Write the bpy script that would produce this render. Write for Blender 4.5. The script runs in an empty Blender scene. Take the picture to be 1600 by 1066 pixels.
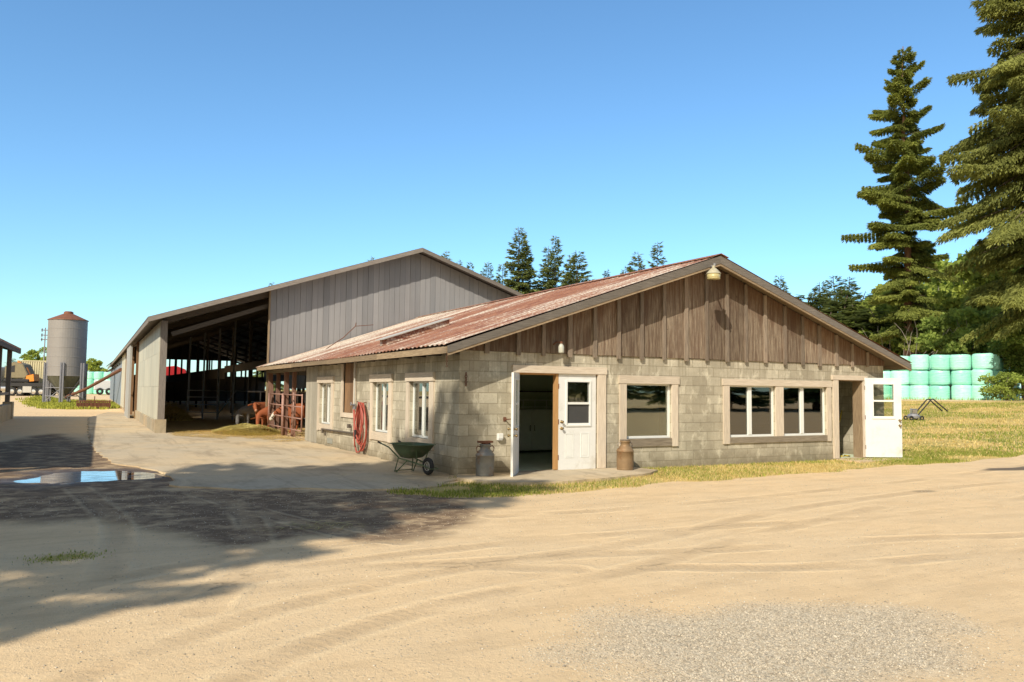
import bpy, math, random
import numpy as np
from mathutils import Vector, Matrix
random.seed(7)
RNG = np.random.default_rng(11)
S = bpy.context.scene
COL = S.collection
D2R = math.radians

# ------------------------------------------------------------------ mesh helper
class MB:
    def __init__(s):
        s.v = []; s.f = []; s.ax = []; s.tone = []; s.off = []; s.st = []
    def _add(s, vs, fs, ax=2, tone=None, off=0.0):
        b = len(s.v); s.st.append((b, len(s.f))); s.v += [tuple(p) for p in vs]
        t = random.random() if tone is None else tone
        for f in fs:
            s.f.append([b + i for i in f]); s.ax.append(ax); s.tone.append(t); s.off.append(off)
        return s
    def box(s, x0, x1, y0, y1, z0, z1, grain=False, tone=None):
        v = [(x0,y0,z0),(x1,y0,z0),(x1,y1,z0),(x0,y1,z0),(x0,y0,z1),(x1,y0,z1),(x1,y1,z1),(x0,y1,z1)]
        f = [(0,3,2,1),(4,5,6,7),(0,1,5,4),(1,2,6,5),(2,3,7,6),(3,0,4,7)]
        ax, off = 2, 0.0
        if grain:
            d = (abs(x1-x0), abs(y1-y0), abs(z1-z0)); ax = d.index(max(d)); off = random.random()*7
        return s._add(v, f, ax, tone, off)
    def bar(s, p, q, w, h, up=(0,0,1), tone=None):
        p, q = Vector(p), Vector(q); d = (q-p).normalized(); u = Vector(up)
        if abs(d.dot(u)) > .95: u = Vector((0,1,0))
        r = d.cross(u).normalized(); u = r.cross(d).normalized()
        v = []
        for c in (p, q):
            for a, b in ((-1,-1),(1,-1),(1,1),(-1,1)):
                v.append(c + r*(a*w/2) + u*(b*h/2))
        f = [(0,1,2,3),(7,6,5,4),(0,4,5,1),(1,5,6,2),(2,6,7,3),(3,7,4,0)]
        dd = (abs(d.x), abs(d.y), abs(d.z))
        return s._add(v, f, dd.index(max(dd)), tone, random.random()*7)
    def tube(s, pts, r, n=8, cap=True, tone=None):
        pts = [Vector(p) for p in pts]; m = len(pts)
        rs = [r]*m if not isinstance(r, (list, tuple)) else r
        v = []; f = []; ref = None
        for i, p in enumerate(pts):
            d = (pts[min(i+1,m-1)] - pts[max(i-1,0)]).normalized()
            if ref is None:
                ref = Vector((0,0,1)) if abs(d.z) < .9 else Vector((1,0,0))
            a = d.cross(ref)
            if a.length < 1e-4: a = d.cross(Vector((1,.3,0)))
            a.normalize(); b = d.cross(a).normalized(); ref = a.cross(d) if False else ref
            for k in range(n):
                t = 2*math.pi*k/n
                v.append(p + a*(math.cos(t)*rs[i]) + b*(math.sin(t)*rs[i]))
        for i in range(m-1):
            for k in range(n):
                f.append((i*n+k, i*n+(k+1)%n, (i+1)*n+(k+1)%n, (i+1)*n+k))
        if cap:
            f.append(tuple(range(n-1,-1,-1))); f.append(tuple((m-1)*n+k for k in range(n)))
        return s._add(v, f, 2, tone, random.random()*5)
    def lathe(s, prof, c=(0,0,0), n=24, sx=1, sy=1, tone=None):
        v = []; f = []
        for r, z in prof:
            for k in range(n):
                t = 2*math.pi*k/n
                v.append((c[0]+r*sx*math.cos(t), c[1]+r*sy*math.sin(t), c[2]+z))
        m = len(prof)
        for i in range(m-1):
            for k in range(n):
                f.append((i*n+k, i*n+(k+1)%n, (i+1)*n+(k+1)%n, (i+1)*n+k))
        if prof[0][0] > 1e-4: f.append(tuple(range(n-1,-1,-1)))
        if prof[-1][0] > 1e-4: f.append(tuple((m-1)*n+k for k in range(n)))
        return s._add(v, f, 2, tone)
    def prism(s, poly, axis, d0, d1, tone=None, grain_axis=2, off=0.0):
        n = len(poly)
        def P(a, b, d):
            return (d,a,b) if axis == 0 else ((a,d,b) if axis == 1 else (a,b,d))
        v = [P(a,b,d0) for a,b in poly] + [P(a,b,d1) for a,b in poly]
        f = [tuple(range(n)), tuple(range(2*n-1,n-1,-1))]
        for i in range(n): j = (i+1)%n; f.append((i, n+i, n+j, j))
        return s._add(v, f, grain_axis, tone, off)
    def ring(s, c, R, r, axis=0, n=28, m=8, tone=None, sz=1.0):
        v = []; f = []
        for i in range(n):
            a = 2*math.pi*i/n
            for j in range(m):
                b = 2*math.pi*j/m; rr = R + r*math.cos(b); w = r*math.sin(b)
                p = (w, rr*math.cos(a), rr*math.sin(a)*sz) if axis == 0 else ((rr*math.cos(a), w, rr*math.sin(a)*sz) if axis == 1 else (rr*math.cos(a), rr*math.sin(a), w))
                v.append((c[0]+p[0], c[1]+p[1], c[2]+p[2]))
        for i in range(n):
            for j in range(m):
                f.append((i*m+j, ((i+1)%n)*m+j, ((i+1)%n)*m+(j+1)%m, i*m+(j+1)%m))
        return s._add(v, f, 2, tone)
    def panel(s, axis, a0, a1, z0, z1, d0, d1, holes, tone=.5):
        """wall slab with rectangular holes (a0,a1,z0,z1), cut as a grid of blocks"""
        A = sorted({a0, a1, *[h[0] for h in holes], *[h[1] for h in holes]})
        Z = sorted({z0, z1, *[h[2] for h in holes], *[h[3] for h in holes]})
        A = [a for a in A if a0 <= a <= a1]; Z = [z for z in Z if z0 <= z <= z1]
        for i in range(len(A)-1):
            for j in range(len(Z)-1):
                ca, cz = (A[i]+A[i+1])/2, (Z[j]+Z[j+1])/2
                if any(h[0] < ca < h[1] and h[2] < cz < h[3] for h in holes): continue
                if axis == 1: s.box(A[i], A[i+1], d0, d1, Z[j], Z[j+1], tone=tone)
                else: s.box(d0, d1, A[i], A[i+1], Z[j], Z[j+1], tone=tone)
        return s
    def mesh(s, name, shift=(0,0,0)):
        me = bpy.data.meshes.new(name)
        me.from_pydata([(x-shift[0], y-shift[1], z-shift[2]) for x,y,z in s.v], [], s.f)
        me.validate(); me.update()
        uv = me.uv_layers.new(name='UVMap'); buf = []
        vs = s.v
        for pi, p in enumerate(me.polygons):
            n = p.normal; ax = s.ax[pi] if pi < len(s.ax) else 2; off = s.off[pi] if pi < len(s.off) else 0
            o = [i for i in (0,1,2) if i != ax]
            u = o[0] if abs(n[o[1]]) >= abs(n[o[0]]) else o[1]
            if abs(n[ax]) > .8: u, vv = o[0], o[1]
            else: vv = ax
            for vi in p.vertices:
                q = vs[vi]; buf += [q[u]+off, q[vv]]
        uv.data.foreach_set('uv', buf)
        at = me.attributes.new('tone', 'FLOAT', 'FACE')
        at.data.foreach_set('value', [s.tone[i] if i < len(s.tone) else .5 for i in range(len(me.polygons))])
        return me

OFF = {}
def tag(o, label=None, cat=None, group=None, kind=None):
    if label: o['label'] = label
    if cat: o['category'] = cat
    if group: o['group'] = group
    if kind: o['kind'] = kind
    return o
def thing(name, label, cat, loc=(0,0,0), group=None, rotz=0):
    o = bpy.data.objects.new(name, None); COL.objects.link(o); o.location = loc; o.rotation_euler = (0,0,rotz)
    o.empty_display_size = .2
    OFF[o.name] = tuple(loc) if rotz == 0 else None
    return tag(o, label, cat, group)
def link(name, g, mat, parent=None, smooth=False, loc=None, rot=(0,0,0), bevel=0, label=None):
    """loc None: geometry given in world coordinates; loc given: geometry local to loc in the parent's frame"""
    if parent is not None and loc is None:
        off = OFF.get(parent.name)
        if off is None: off = (0,0,0); OFFc = None
        else: OFFc = off
        me = g.mesh(name, off) if isinstance(g, MB) else g
        o = bpy.data.objects.new(name, me); COL.objects.link(o); o.parent = parent
        OFF[o.name] = OFFc
    elif parent is not None:
        off = OFF.get(parent.name) or (0,0,0)
        me = g.mesh(name) if isinstance(g, MB) else g
        o = bpy.data.objects.new(name, me); COL.objects.link(o); o.parent = parent
        o.location = (loc[0]-off[0], loc[1]-off[1], loc[2]-off[2]); o.rotation_euler = rot
        OFF[o.name] = None
    else:
        if isinstance(g, MB):
            if loc is None:
                xs = [p[0] for p in g.v]; ys = [p[1] for p in g.v]; zs = [p[2] for p in g.v]
                c = ((min(xs)+max(xs))/2, (min(ys)+max(ys))/2, min(zs))
                me = g.mesh(name, c)
            else: c = loc; me = g.mesh(name)
        else: me = g; c = loc or (0,0,0)
        o = bpy.data.objects.new(name, me); COL.objects.link(o); o.location = c; o.rotation_euler = rot
        OFF[o.name] = tuple(c) if rot == (0,0,0) else None
    if mat is not None:
        me = o.data
        if not me.materials: me.materials.append(mat)
    if smooth:
        o.data.polygons.foreach_set('use_smooth', [True]*len(o.data.polygons)); o.data.update()
    if bevel:
        m = o.modifiers.new('bevel', 'BEVEL'); m.width = bevel; m.segments = 1; m.limit_method = 'ANGLE'
    if label: o['label'] = label
    return o
def link_each(name, g, mat, parent=None, **k):
    """every piece of the helper mesh becomes an object (a part) of its own"""
    out = []; st = g.st + [(len(g.v), len(g.f))]
    for (v0, f0), (v1, f1) in zip(st[:-1], st[1:]):
        m = MB(); m.v = g.v[v0:v1]; m.f = [[i-v0 for i in f] for f in g.f[f0:f1]]; m.ax = g.ax[f0:f1]; m.tone = g.tone[f0:f1]; m.off = g.off[f0:f1]
        out.append(link(name, m, mat, parent, **k))
    return out
def kids(o): return [c for c in bpy.data.objects if c.parent == o]
def dup(o, parent=None):
    c = o.copy(); COL.objects.link(c)
    if parent is not None: c.parent = parent
    for k in kids(o):
        if k.parent == o: dup(k, c)
    return c
def np_mesh(name, V, F, mat=None, tone=None, uv=None):
    V = np.asarray(V, np.float32); F = np.asarray(F, np.int32); k = F.shape[1]
    me = bpy.data.meshes.new(name)
    me.vertices.add(len(V)); me.vertices.foreach_set('co', V.ravel())
    me.loops.add(F.size); me.loops.foreach_set('vertex_index', F.ravel())
    me.polygons.add(len(F)); me.polygons.foreach_set('loop_start', np.arange(0, F.size, k, dtype=np.int32))
    try: me.polygons.foreach_set('loop_total', np.full(len(F), k, np.int32))
    except Exception: pass
    me.update(calc_edges=True)
    if tone is not None:
        a = me.attributes.new('tone', 'FLOAT', 'FACE'); a.data.foreach_set('value', np.asarray(tone, np.float32))
    if mat: me.materials.append(mat)
    return me

# ------------------------------------------------------------------ materials
class NT:
    def __init__(s, name):
        s.m = bpy.data.materials.new(name); s.m.use_nodes = True; s.t = s.m.node_tree
        s.b = s.t.nodes['Principled BSDF']; s.out = s.t.nodes['Material Output']
    def n(s, typ, ins=None, **props):
        nd = s.t.nodes.new(typ)
        for k, v in props.items(): setattr(nd, k, v)
        for k, v in (ins or {}).items():
            if isinstance(v, bpy.types.NodeSocket): s.t.links.new(v, nd.inputs[k])
            else: nd.inputs[k].default_value = v
        return nd
    def uv(s, sx=1, sy=1, sz=1, loc=(0,0,0)):
        t = s.n('ShaderNodeTexCoord')
        return s.n('ShaderNodeMapping', {'Vector': t.outputs['UV'], 'Scale': (sx,sy,sz), 'Location': loc}).outputs[0]
    def obj(s, sx=1, sy=1, sz=1):
        t = s.n('ShaderNodeTexCoord')
        return s.n('ShaderNodeMapping', {'Vector': t.outputs['Object'], 'Scale': (sx,sy,sz)}).outputs[0]
    def noise(s, vec, scale=5, detail=4, rough=.55, dist=0):
        return s.n('ShaderNodeTexNoise', {'Vector': vec, 'Scale': scale, 'Detail': detail, 'Roughness': rough, 'Distortion': dist}).outputs['Fac']
    def ramp(s, fac, stops):
        r = s.n('ShaderNodeValToRGB', {'Fac': fac}); e = r.color_ramp.elements
        while len(e) < len(stops): e.new(.5)
        for x, (p, c) in zip(e, stops):
            x.position = p; x.color = (*c, 1) if len(c) == 3 else c
        return r.outputs[0]
    def step(s, fac, a, b):
        r = s.n('ShaderNodeMapRange', {'Value': fac, 'From Min': a, 'From Max': b}); return r.outputs[0]
    def mix(s, fac, a, b, mode='MIX'):
        nd = s.n('ShaderNodeMix', data_type='RGBA', blend_type=mode)
        for i, v in ((0, fac), (6, a), (7, b)):
            if isinstance(v, bpy.types.NodeSocket): s.t.links.new(v, nd.inputs[i])
            elif i == 0: nd.inputs[0].default_value = v
            else: nd.inputs[i].default_value = (*v, 1)
        return nd.outputs[2]
    def math(s, op, a, b=0.0, c=None):
        nd = s.n('ShaderNodeMath', operation=op)
        for i, v in enumerate((a, b) if c is None else (a, b, c)):
            if isinstance(v, bpy.types.NodeSocket): s.t.links.new(v, nd.inputs[i])
            else: nd.inputs[i].default_value = v
        return nd.outputs[0]
    def attr(s, name): return s.n('ShaderNodeAttribute', attribute_name=name).outputs['Fac']
    def bump(s, h, strength=.5, dist=.02, normal=None):
        i = {'Height': h, 'Strength': strength, 'Distance': dist}
        if normal is not None: i['Normal'] = normal
        return s.n('ShaderNodeBump', i).outputs[0]
    def set(s, col=None, rough=None, metal=None, normal=None, **kw):
        for k, v in (('Base Color', col), ('Roughness', rough), ('Metallic', metal), ('Normal', normal), *kw.items()):
            if v is None: continue
            if isinstance(v, bpy.types.NodeSocket): s.t.links.new(v, s.b.inputs[k])
            elif k == 'Base Color': s.b.inputs[k].default_value = (*v, 1)
            else: s.b.inputs[k].default_value = v
        return s.m

def wood(name, c1, c2, c3=None, rough=.85, var=.5, bump=.5):
    t = NT(name)
    g = t.noise(t.uv(22, 1.1, 1), 3, 6, .65, .4)
    b = t.noise(t.uv(1.2, .5, 1), 1.6, 4, .6)
    col = t.mix(t.step(g, .3, .72), c1, c2)
    if c3: col = t.mix(t.step(b, .48, .68), col, t.mix(g, c3, c2))
    tn = t.attr('tone')
    col = t.mix(1.0, col, t.ramp(tn, [(0, (1-var*.55,)*3), (1, (1+var*.12,)*3)]), 'MULTIPLY')
    return t.set(col, rough, normal=t.bump(g, bump, .006))
def plain(name, c, rough=.7, metal=0.0, var=.25, scale=6, bump=.1, dirt=None):
    t = NT(name); v = t.obj()
    a = t.noise(v, scale, 5, .6); f = t.noise(v, scale*7, 3, .6)
    col = t.mix(a, tuple(x*(1-var) for x in c), tuple(min(1, x*(1+var*.6)) for x in c))
    if dirt:
        col = t.mix(t.step(t.noise(v, scale*.6, 6, .7), .52, .72), col, dirt)
    return t.set(col, rough, metal, t.bump(f, bump, .004))

def m_blocks(name, horiz_shift=0.0):
    t = NT(name); uv = t.uv(1, 1, 1, (horiz_shift, .05, 0))
    br = t.n('ShaderNodeTexBrick', {'Vector': uv, 'Scale': 1.0, 'Mortar Size': .007, 'Mortar Smooth': .15, 'Bias': 0.0, 'Brick Width': .406, 'Row Height': .203,
             'Color1': (.32,.29,.235,1), 'Color2': (.55,.51,.42,1), 'Mortar': (.20,.18,.14,1)}, offset=.5)
    big = t.noise(t.uv(1,1,1), .9, 5, .6); fine = t.noise(t.uv(1,1,1), 60, 4, .7); mid = t.noise(t.uv(1,1,1), 7, 5, .65)
    col = t.mix(.30, br.outputs['Color'], t.mix(mid, (.31,.255,.16), (.76,.66,.46)))
    col = t.mix(t.math('MULTIPLY', t.step(t.noise(t.uv(1,1,1), 24, 5, .75), .52, .70), .45), col, (.22,.185,.125))
    col = t.mix(t.math('MULTIPLY', t.step(big, .45, .70), .6), col, (.20,.175,.125))                # damp grey stains
    eff = t.noise(t.uv(1.6,.9,1), 2.6, 6, .68, .3)
    col = t.mix(t.math('MULTIPLY', t.step(eff, .54, .72), .7), col, (.86,.80,.64))  # pale efflorescence
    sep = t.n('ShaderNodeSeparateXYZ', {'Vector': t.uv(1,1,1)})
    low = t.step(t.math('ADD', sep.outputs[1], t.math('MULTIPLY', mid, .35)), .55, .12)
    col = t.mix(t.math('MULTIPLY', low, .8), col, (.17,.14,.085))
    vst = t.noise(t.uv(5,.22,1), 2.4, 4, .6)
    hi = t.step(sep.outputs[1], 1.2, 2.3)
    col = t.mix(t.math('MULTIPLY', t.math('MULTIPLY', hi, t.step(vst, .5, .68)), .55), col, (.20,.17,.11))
    h = t.math('ADD', t.math('MULTIPLY', br.outputs['Fac'], -1.0), t.math('MULTIPLY', fine, .25))
    h = t.math('ADD', h, t.math('MULTIPLY', mid, .5))
    return t.set(col, .92, normal=t.bump(h, .55, .006))
def m_roof_rust(name):
    t = NT(name)
    a = t.noise(t.uv(3.2, .16, 1), 1.3, 5, .65); b = t.noise(t.uv(6, 1.2, 1), 2.5, 6, .7); sp = t.noise(t.uv(1,1,1), 16, 5, .75)
    tn = t.attr('tone')
    rust = t.ramp(b, [(.25, (.10,.038,.026)), (.45, (.235,.092,.055)), (.62, (.38,.185,.105)), (.8, (.54,.38,.27))])
    pale = t.mix(t.step(sp, .35, .65), (.36,.25,.18), (.80,.74,.64))
    k = t.math('ADD', t.math('MULTIPLY', a, .62), t.math('MULTIPLY', t.noise(t.uv(.25,.25,1), 1.5, 4), .45))
    k = t.math('ADD', k, t.math('MULTIPLY', tn, .16))
    sep = t.n('ShaderNodeSeparateXYZ', {'Vector': t.uv(1,1,1)})
    k = t.math('ADD', k, t.math('MULTIPLY', t.step(sep.outputs[0], 6, 17), .13))
    col = t.mix(t.step(t.math('ADD', k, t.math('MULTIPLY', t.math('SUBTRACT', sp, .5), .35)), .62, .74), rust, pale)
    return t.set(col, .75, .0, normal=t.bump(sp, .25, .004))
def m_cladding(name, c, streak=(.30,.27,.25), amt=.5):
    t = NT(name)
    a = t.noise(t.uv(5,.18,1), 1.5, 5, .6); b = t.noise(t.uv(.5,.35,1), 1.2, 4, .6); f = t.noise(t.uv(1,1,1), 22, 4, .7)
    col = t.mix(a, tuple(x*.78 for x in c), tuple(x*1.16 for x in c))
    col = t.mix(t.math('MULTIPLY', t.step(b, .45, .75), amt), col, streak)
    col = t.mix(1.0, col, t.ramp(t.attr('tone'), [(0, (.82,.82,.82)), (1, (1.08,1.06,1.04))]), 'MULTIPLY')
    col = t.mix(t.math('MULTIPLY', f, .25), col, tuple(x*.6 for x in c))
    return t.set(col, .6, normal=t.bump(f, .15, .004))
def m_leaf(name, dark, light, trans=.25, sat=None):
    t = NT(name); tn = t.attr('tone')
    tc = t.n('ShaderNodeTexCoord'); cl = t.noise(tc.outputs['Object'], .9, 3, .6)
    rnd = t.n('ShaderNodeObjectInfo').outputs['Random']
    k = t.math('ADD', t.math('MULTIPLY', tn, .65), t.math('MULTIPLY', cl, .5))
    col = t.mix(t.step(k, .2, .9), dark, light)
    col = t.mix(1.0, col, t.ramp(rnd, [(0, (.8,.86,.9)), (1, (1.15,1.1,.95))]), 'MULTIPLY')
    t.set(col, .75); t.b.inputs['Specular IOR Level'].default_value = .25
    tr = t.n('ShaderNodeBsdfTranslucent', {'Color': col})
    mx = t.n('ShaderNodeMixShader', {0: trans, 1: t.b.outputs[0], 2: tr.outputs[0]})
    t.t.links.new(mx.outputs[0], t.out.inputs[0]); return t.m
def m_glass(name, tint=(.8,.85,.8), refl=1.0):
    t = NT(name); tr = t.n('ShaderNodeBsdfTransparent', {'Color': (*tint, 1)})
    gl = t.n('ShaderNodeBsdfGlossy', {'Color': (.95,.97,.95,1), 'Roughness': .015})
    fr = t.n('ShaderNodeFresnel', {'IOR': 1.5}); k = t.math('MINIMUM', t.math('ADD', t.math('MULTIPLY', fr.outputs[0], refl*1.7), .06), 1.0)
    nz = t.noise(t.obj(), 1.2, 2)
    bp = t.bump(nz, .012, .05); t.t.links.new(bp, gl.inputs['Normal'])
    mx = t.n('ShaderNodeMixShader', {0: k, 1: tr.outputs[0], 2: gl.outputs[0]})
    t.t.links.new(mx.outputs[0], t.out.inputs[0]); return t.m

M = {}
M['blocks'] = m_blocks('blocks'); M['blocks_side'] = m_blocks('blocks_side', .1)
def m_barnboard():
    t = NT('barnboard')
    g = t.noise(t.uv(26, .9, 1), 3, 7, .7, .5); g2 = t.noise(t.uv(9, .5, 1), 2, 5, .65); b = t.noise(t.uv(1.3, .6, 1), 1.5, 5, .65); k = t.noise(t.uv(3, 2.4, 1), 2.2, 3, .5)
    col = t.mix(t.step(g, .34, .66), (.13,.095,.068), (.49,.40,.30))
    col = t.mix(t.math('MULTIPLY', t.step(g2, .46, .58), .8), col, (.14,.085,.055))
    col = t.mix(t.math('MULTIPLY', t.step(b, .46, .64), .75), col, t.mix(g, (.08,.055,.042), (.27,.18,.125)))
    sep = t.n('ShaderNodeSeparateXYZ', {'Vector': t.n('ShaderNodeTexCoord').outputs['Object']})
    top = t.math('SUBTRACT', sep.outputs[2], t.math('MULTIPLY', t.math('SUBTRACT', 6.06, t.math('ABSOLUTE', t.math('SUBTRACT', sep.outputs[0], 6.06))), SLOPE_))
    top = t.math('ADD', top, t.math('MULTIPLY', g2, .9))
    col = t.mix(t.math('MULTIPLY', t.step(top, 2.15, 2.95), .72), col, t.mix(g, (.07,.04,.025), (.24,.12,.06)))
    col = t.mix(t.math('MULTIPLY', t.step(k, .70, .74), .8), col, (.07,.045,.03))
    col = t.mix(1.0, col, t.ramp(t.attr('tone'), [(0, (.58,.55,.52)), (1, (1.1,1.08,1.05))]), 'MULTIPLY')
    return t.set(col, .9, normal=t.bump(t.math('ADD', g, t.math('MULTIPLY', g2, .8)), .9, .008))
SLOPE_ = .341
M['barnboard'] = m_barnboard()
M['batten'] = wood('batten', (.13,.095,.07), (.42,.34,.26), (.20,.12,.08), var=.7)
M['trim'] = wood('trim', (.50,.41,.32), (.80,.70,.57), (.42,.33,.24), var=.25)
M['sill'] = wood('sill', (.17,.13,.09), (.40,.34,.26), (.12,.09,.06), var=.4)
M['fascia'] = wood('fascia', (.20,.13,.075), (.50,.38,.24), (.13,.08,.05), var=.6)
M['darkwood'] = wood('darkwood', (.05,.04,.032), (.14,.115,.09), var=.6)
M['barge'] = wood('barge', (.10,.085,.07), (.24,.21,.18), (.06,.05,.04), var=.4)
M['greywood'] = wood('greywood', (.16,.135,.115), (.36,.31,.27), (.12,.09,.07), var=.5)
M['redwood'] = wood('redwood', (.17,.085,.06), (.34,.19,.14), (.12,.07,.05), var=.5)
M['boarding'] = wood('boarding', (.16,.085,.04), (.38,.22,.11), (.10,.055,.03), var=.7)
M['jamb'] = wood('jamb', (.42,.22,.08), (.62,.36,.15), var=.3)
M['sidingpanel'] = wood('sidingpanel', (.34,.31,.25), (.58,.54,.45), (.24,.21,.16), var=.5)
M['roofrust'] = m_roof_rust('roofrust')
M['clad'] = m_cladding('clad', (.31,.305,.315), (.23,.215,.215))
M['cladlight'] = m_cladding('cladlight', (.62,.60,.49), (.38,.34,.27), .45)
M['cladblue'] = m_cladding('cladblue', (.28,.33,.40), (.2,.22,.26), .3)
M['postwhite'] = m_cladding('postwhite', (.50,.49,.46), (.3,.27,.23), .4)
M['soffit'] = plain('soffit', (.20,.15,.10), .9)
M['barnroof'] = m_cladding('barnroof', (.20,.18,.17))
M['white'] = plain('white', (.78,.78,.76), .45, var=.08, scale=3, bump=.05, dirt=(.60,.58,.53))
M['vinyl'] = plain('vinyl', (.80,.81,.78), .4, var=.06, scale=4, bump=.02)
M['cabinet'] = plain('cabinet', (.82,.84,.76), .5, var=.1)
M['interior'] = plain('interior', (.62,.70,.52), .8, var=.15, scale=2)
M['reveal'] = plain('reveal', (.36,.36,.14), .8, var=.12, scale=3)
M['interiordark'] = plain('interiordark', (.30,.30,.26), .9, var=.3)
M['glass'] = m_glass('glass', (.66,.70,.62), 1.35); M['glassclear'] = m_glass('glassclear', (.9,.93,.9), .6)
M['screen'] = plain('screen', (.055,.055,.055), .6, var=.2)
M['brass'] = plain('brass', (.35,.25,.12), .35, .9, var=.2); M['rust'] = plain('rust', (.20,.085,.05), .85, .2, var=.45, scale=25, bump=.3)
M['rustsilver'] = plain('rustsilver', (.34,.29,.24), .55, .5, var=.35, scale=9, bump=.2, dirt=(.24,.12,.06))
M['canblue'] = plain('canblue', (.25,.25,.24), .5, .45, var=.35, scale=8, bump=.2, dirt=(.23,.12,.06))
M['cantan'] = plain('cantan', (.30,.20,.11), .6, .35, var=.35, scale=8, bump=.2, dirt=(.23,.11,.045))
M['galv'] = plain('galv', (.36,.355,.37), .5, .5, var=.18, scale=2.5, bump=.1)
M['silo'] = plain('silo', (.28,.265,.26), .55, .25, var=.14, scale=1.3, bump=.12, dirt=(.30,.28,.27))
M['silocone'] = m_cladding('silocone', (.16,.165,.13), (.1,.09,.07), .5)
M['siloroof'] = plain('siloroof', (.25,.105,.06), .7, .2, var=.4, scale=2, bump=.2)
M['steel'] = plain('steel', (.30,.30,.34), .5, .3, var=.25, scale=5)
M['gatesteel'] = plain('gatesteel', (.40,.24,.20), .6, .2, var=.3, scale=20, dirt=(.30,.11,.06))
M['hose'] = plain('hose', (.40,.085,.06), .5, var=.2, scale=12, dirt=(.36,.07,.05))
M['rubber'] = plain('rubber', (.022,.022,.024), .8, var=.3, scale=20)
M['green'] = plain('green', (.075,.115,.055), .5, var=.25, scale=9, dirt=(.16,.15,.10))
M['lampbeige'] = plain('lampbeige', (.46,.42,.30), .6, var=.18, scale=14, dirt=(.30,.25,.14))
M['black'] = plain('black', (.02,.02,.022), .7)
M['yellow'] = plain('yellow', (.65,.48,.06), .5, var=.1)
M['orange'] = plain('orange', (.70,.24,.02), .5, var=.2, scale=3); M['red'] = plain('red', (.55,.03,.035), .5, var=.15)
M['olive'] = plain('olive', (.20,.17,.10), .6, var=.3, scale=2); M['truckwhite'] = plain('truckwhite', (.62,.64,.66), .35, var=.1)
M['chrome'] = plain('chrome', (.6,.6,.62), .2, .9, var=.1)
M['cream'] = plain('cream', (.66,.58,.36), .6, var=.12, scale=2)
M['tarpblue'] = plain('tarpblue', (.22,.29,.42), .7, var=.25, scale=2)
M['redbrown'] = plain('redbrown', (.31,.085,.028), .85, var=.55, scale=4, bump=.3)
M['cowwhite'] = plain('cowwhite', (.62,.56,.48), .8, var=.15, scale=8); M['cowgrey'] = plain('cowgrey', (.13,.125,.12), .85, var=.5, scale=3)
M['pink'] = plain('pink', (.42,.19,.11), .6, var=.2)
M['eye'] = plain('eye', (.01,.008,.006), .15)
M['darktrunk'] = wood('darktrunk', (.055,.04,.03), (.15,.11,.085)); M['orangetrunk'] = wood('orangetrunk', (.16,.08,.05), (.36,.20,.13), var=.2)
M['paletrunk'] = wood('paletrunk', (.20,.16,.13), (.42,.36,.31), var=.2)
M['needles'] = m_leaf('needles', (.055,.085,.024), (.36,.40,.10), .35)
M['needles_warm'] = m_leaf('needles_warm', (.07,.085,.022), (.44,.43,.11), .4)
M['needles_far'] = m_leaf('needles_far', (.07,.10,.04), (.32,.37,.13), .3)
M['leaves'] = m_leaf('leaves', (.10,.15,.03), (.52,.60,.13), .45)
M['grassblade'] = m_leaf('grassblade', (.15,.19,.03), (.48,.50,.10), .35)
M['drygrass'] = m_leaf('drygrass', (.50,.37,.12), (.90,.70,.32), .25)
M['straw'] = m_leaf('straw', (.42,.30,.10), (.85,.66,.28), .2)
M['greenhay'] = m_leaf('greenhay', (.42,.36,.12), (.84,.74,.33), .2)
def m_bale():
    t = NT('bale_film'); sp = t.n('ShaderNodeSeparateXYZ', {'Vector': t.obj()})
    w = t.math('SINE', t.math('MULTIPLY', sp.outputs[2], 34.0))
    ns = t.noise(t.obj(1,1,3), 3, 5, .6)
    col = t.mix(ns, (.22,.70,.55), (.58,.93,.82))
    col = t.mix(1.0, col, t.ramp(t.n('ShaderNodeObjectInfo').outputs['Random'], [(0,(.72,.86,.84)),(1,(1.12,1.06,1.06))]), 'MULTIPLY')
    h = t.math('ADD', t.math('MULTIPLY', w, .3), t.math('MULTIPLY', ns, 1.5))
    return t.set(col, .34, normal=t.bump(h, .5, .02))
M['bale'] = m_bale()
def m_concrete(name, a=(.43,.35,.24), b=(.62,.52,.375)):
    t = NT(name); o = t.obj()
    big = t.noise(o, .35, 5, .6); mid = t.noise(o, 2.2, 6, .65); f = t.noise(o, 55, 4, .7); sp = t.noise(o, 14, 4, .7)
    col = t.mix(mid, a, b)
    col = t.mix(t.math('MULTIPLY', t.step(big, .42, .66), .55), col, (.70,.50,.27))      # dust blown over it
    col = t.mix(t.math('MULTIPLY', t.step(sp, .58, .72), .5), col, (.22,.18,.13))
    s2 = t.noise(t.obj(1,.45,1), .9, 6, .7, .5); col = t.mix(t.math('MULTIPLY', t.step(s2, .50, .66), .65), col, t.mix(mid, (.20,.15,.10), (.40,.30,.19)))
    s3 = t.noise(t.obj(3.2,.25,1), 1.1, 5, .7, .6); col = t.mix(t.math('MULTIPLY', t.step(s3, .56, .68), .4), col, (.26,.20,.14))
    vo = t.n('ShaderNodeTexVoronoi', {'Vector': t.n('ShaderNodeVectorMath', {0: o, 1: t.n('ShaderNodeTexNoise', {'Vector': o, 'Scale': 1.4}).outputs['Color']}, operation='ADD').outputs[0], 'Scale': .32}, feature='DISTANCE_TO_EDGE')
    cr = t.step(vo.outputs['Distance'], .012, .0)
    col = t.mix(t.math('MULTIPLY', cr, .35), col, (.28,.22,.15))
    return t.set(col, .9, normal=t.bump(t.math('ADD', f, t.math('MULTIPLY', mid, 1.5)), .45, .006))
M['concrete'] = m_concrete('concrete'); M['kerb'] = m_concrete('kerbconcrete', (.28,.25,.19), (.42,.37,.28))
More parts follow.
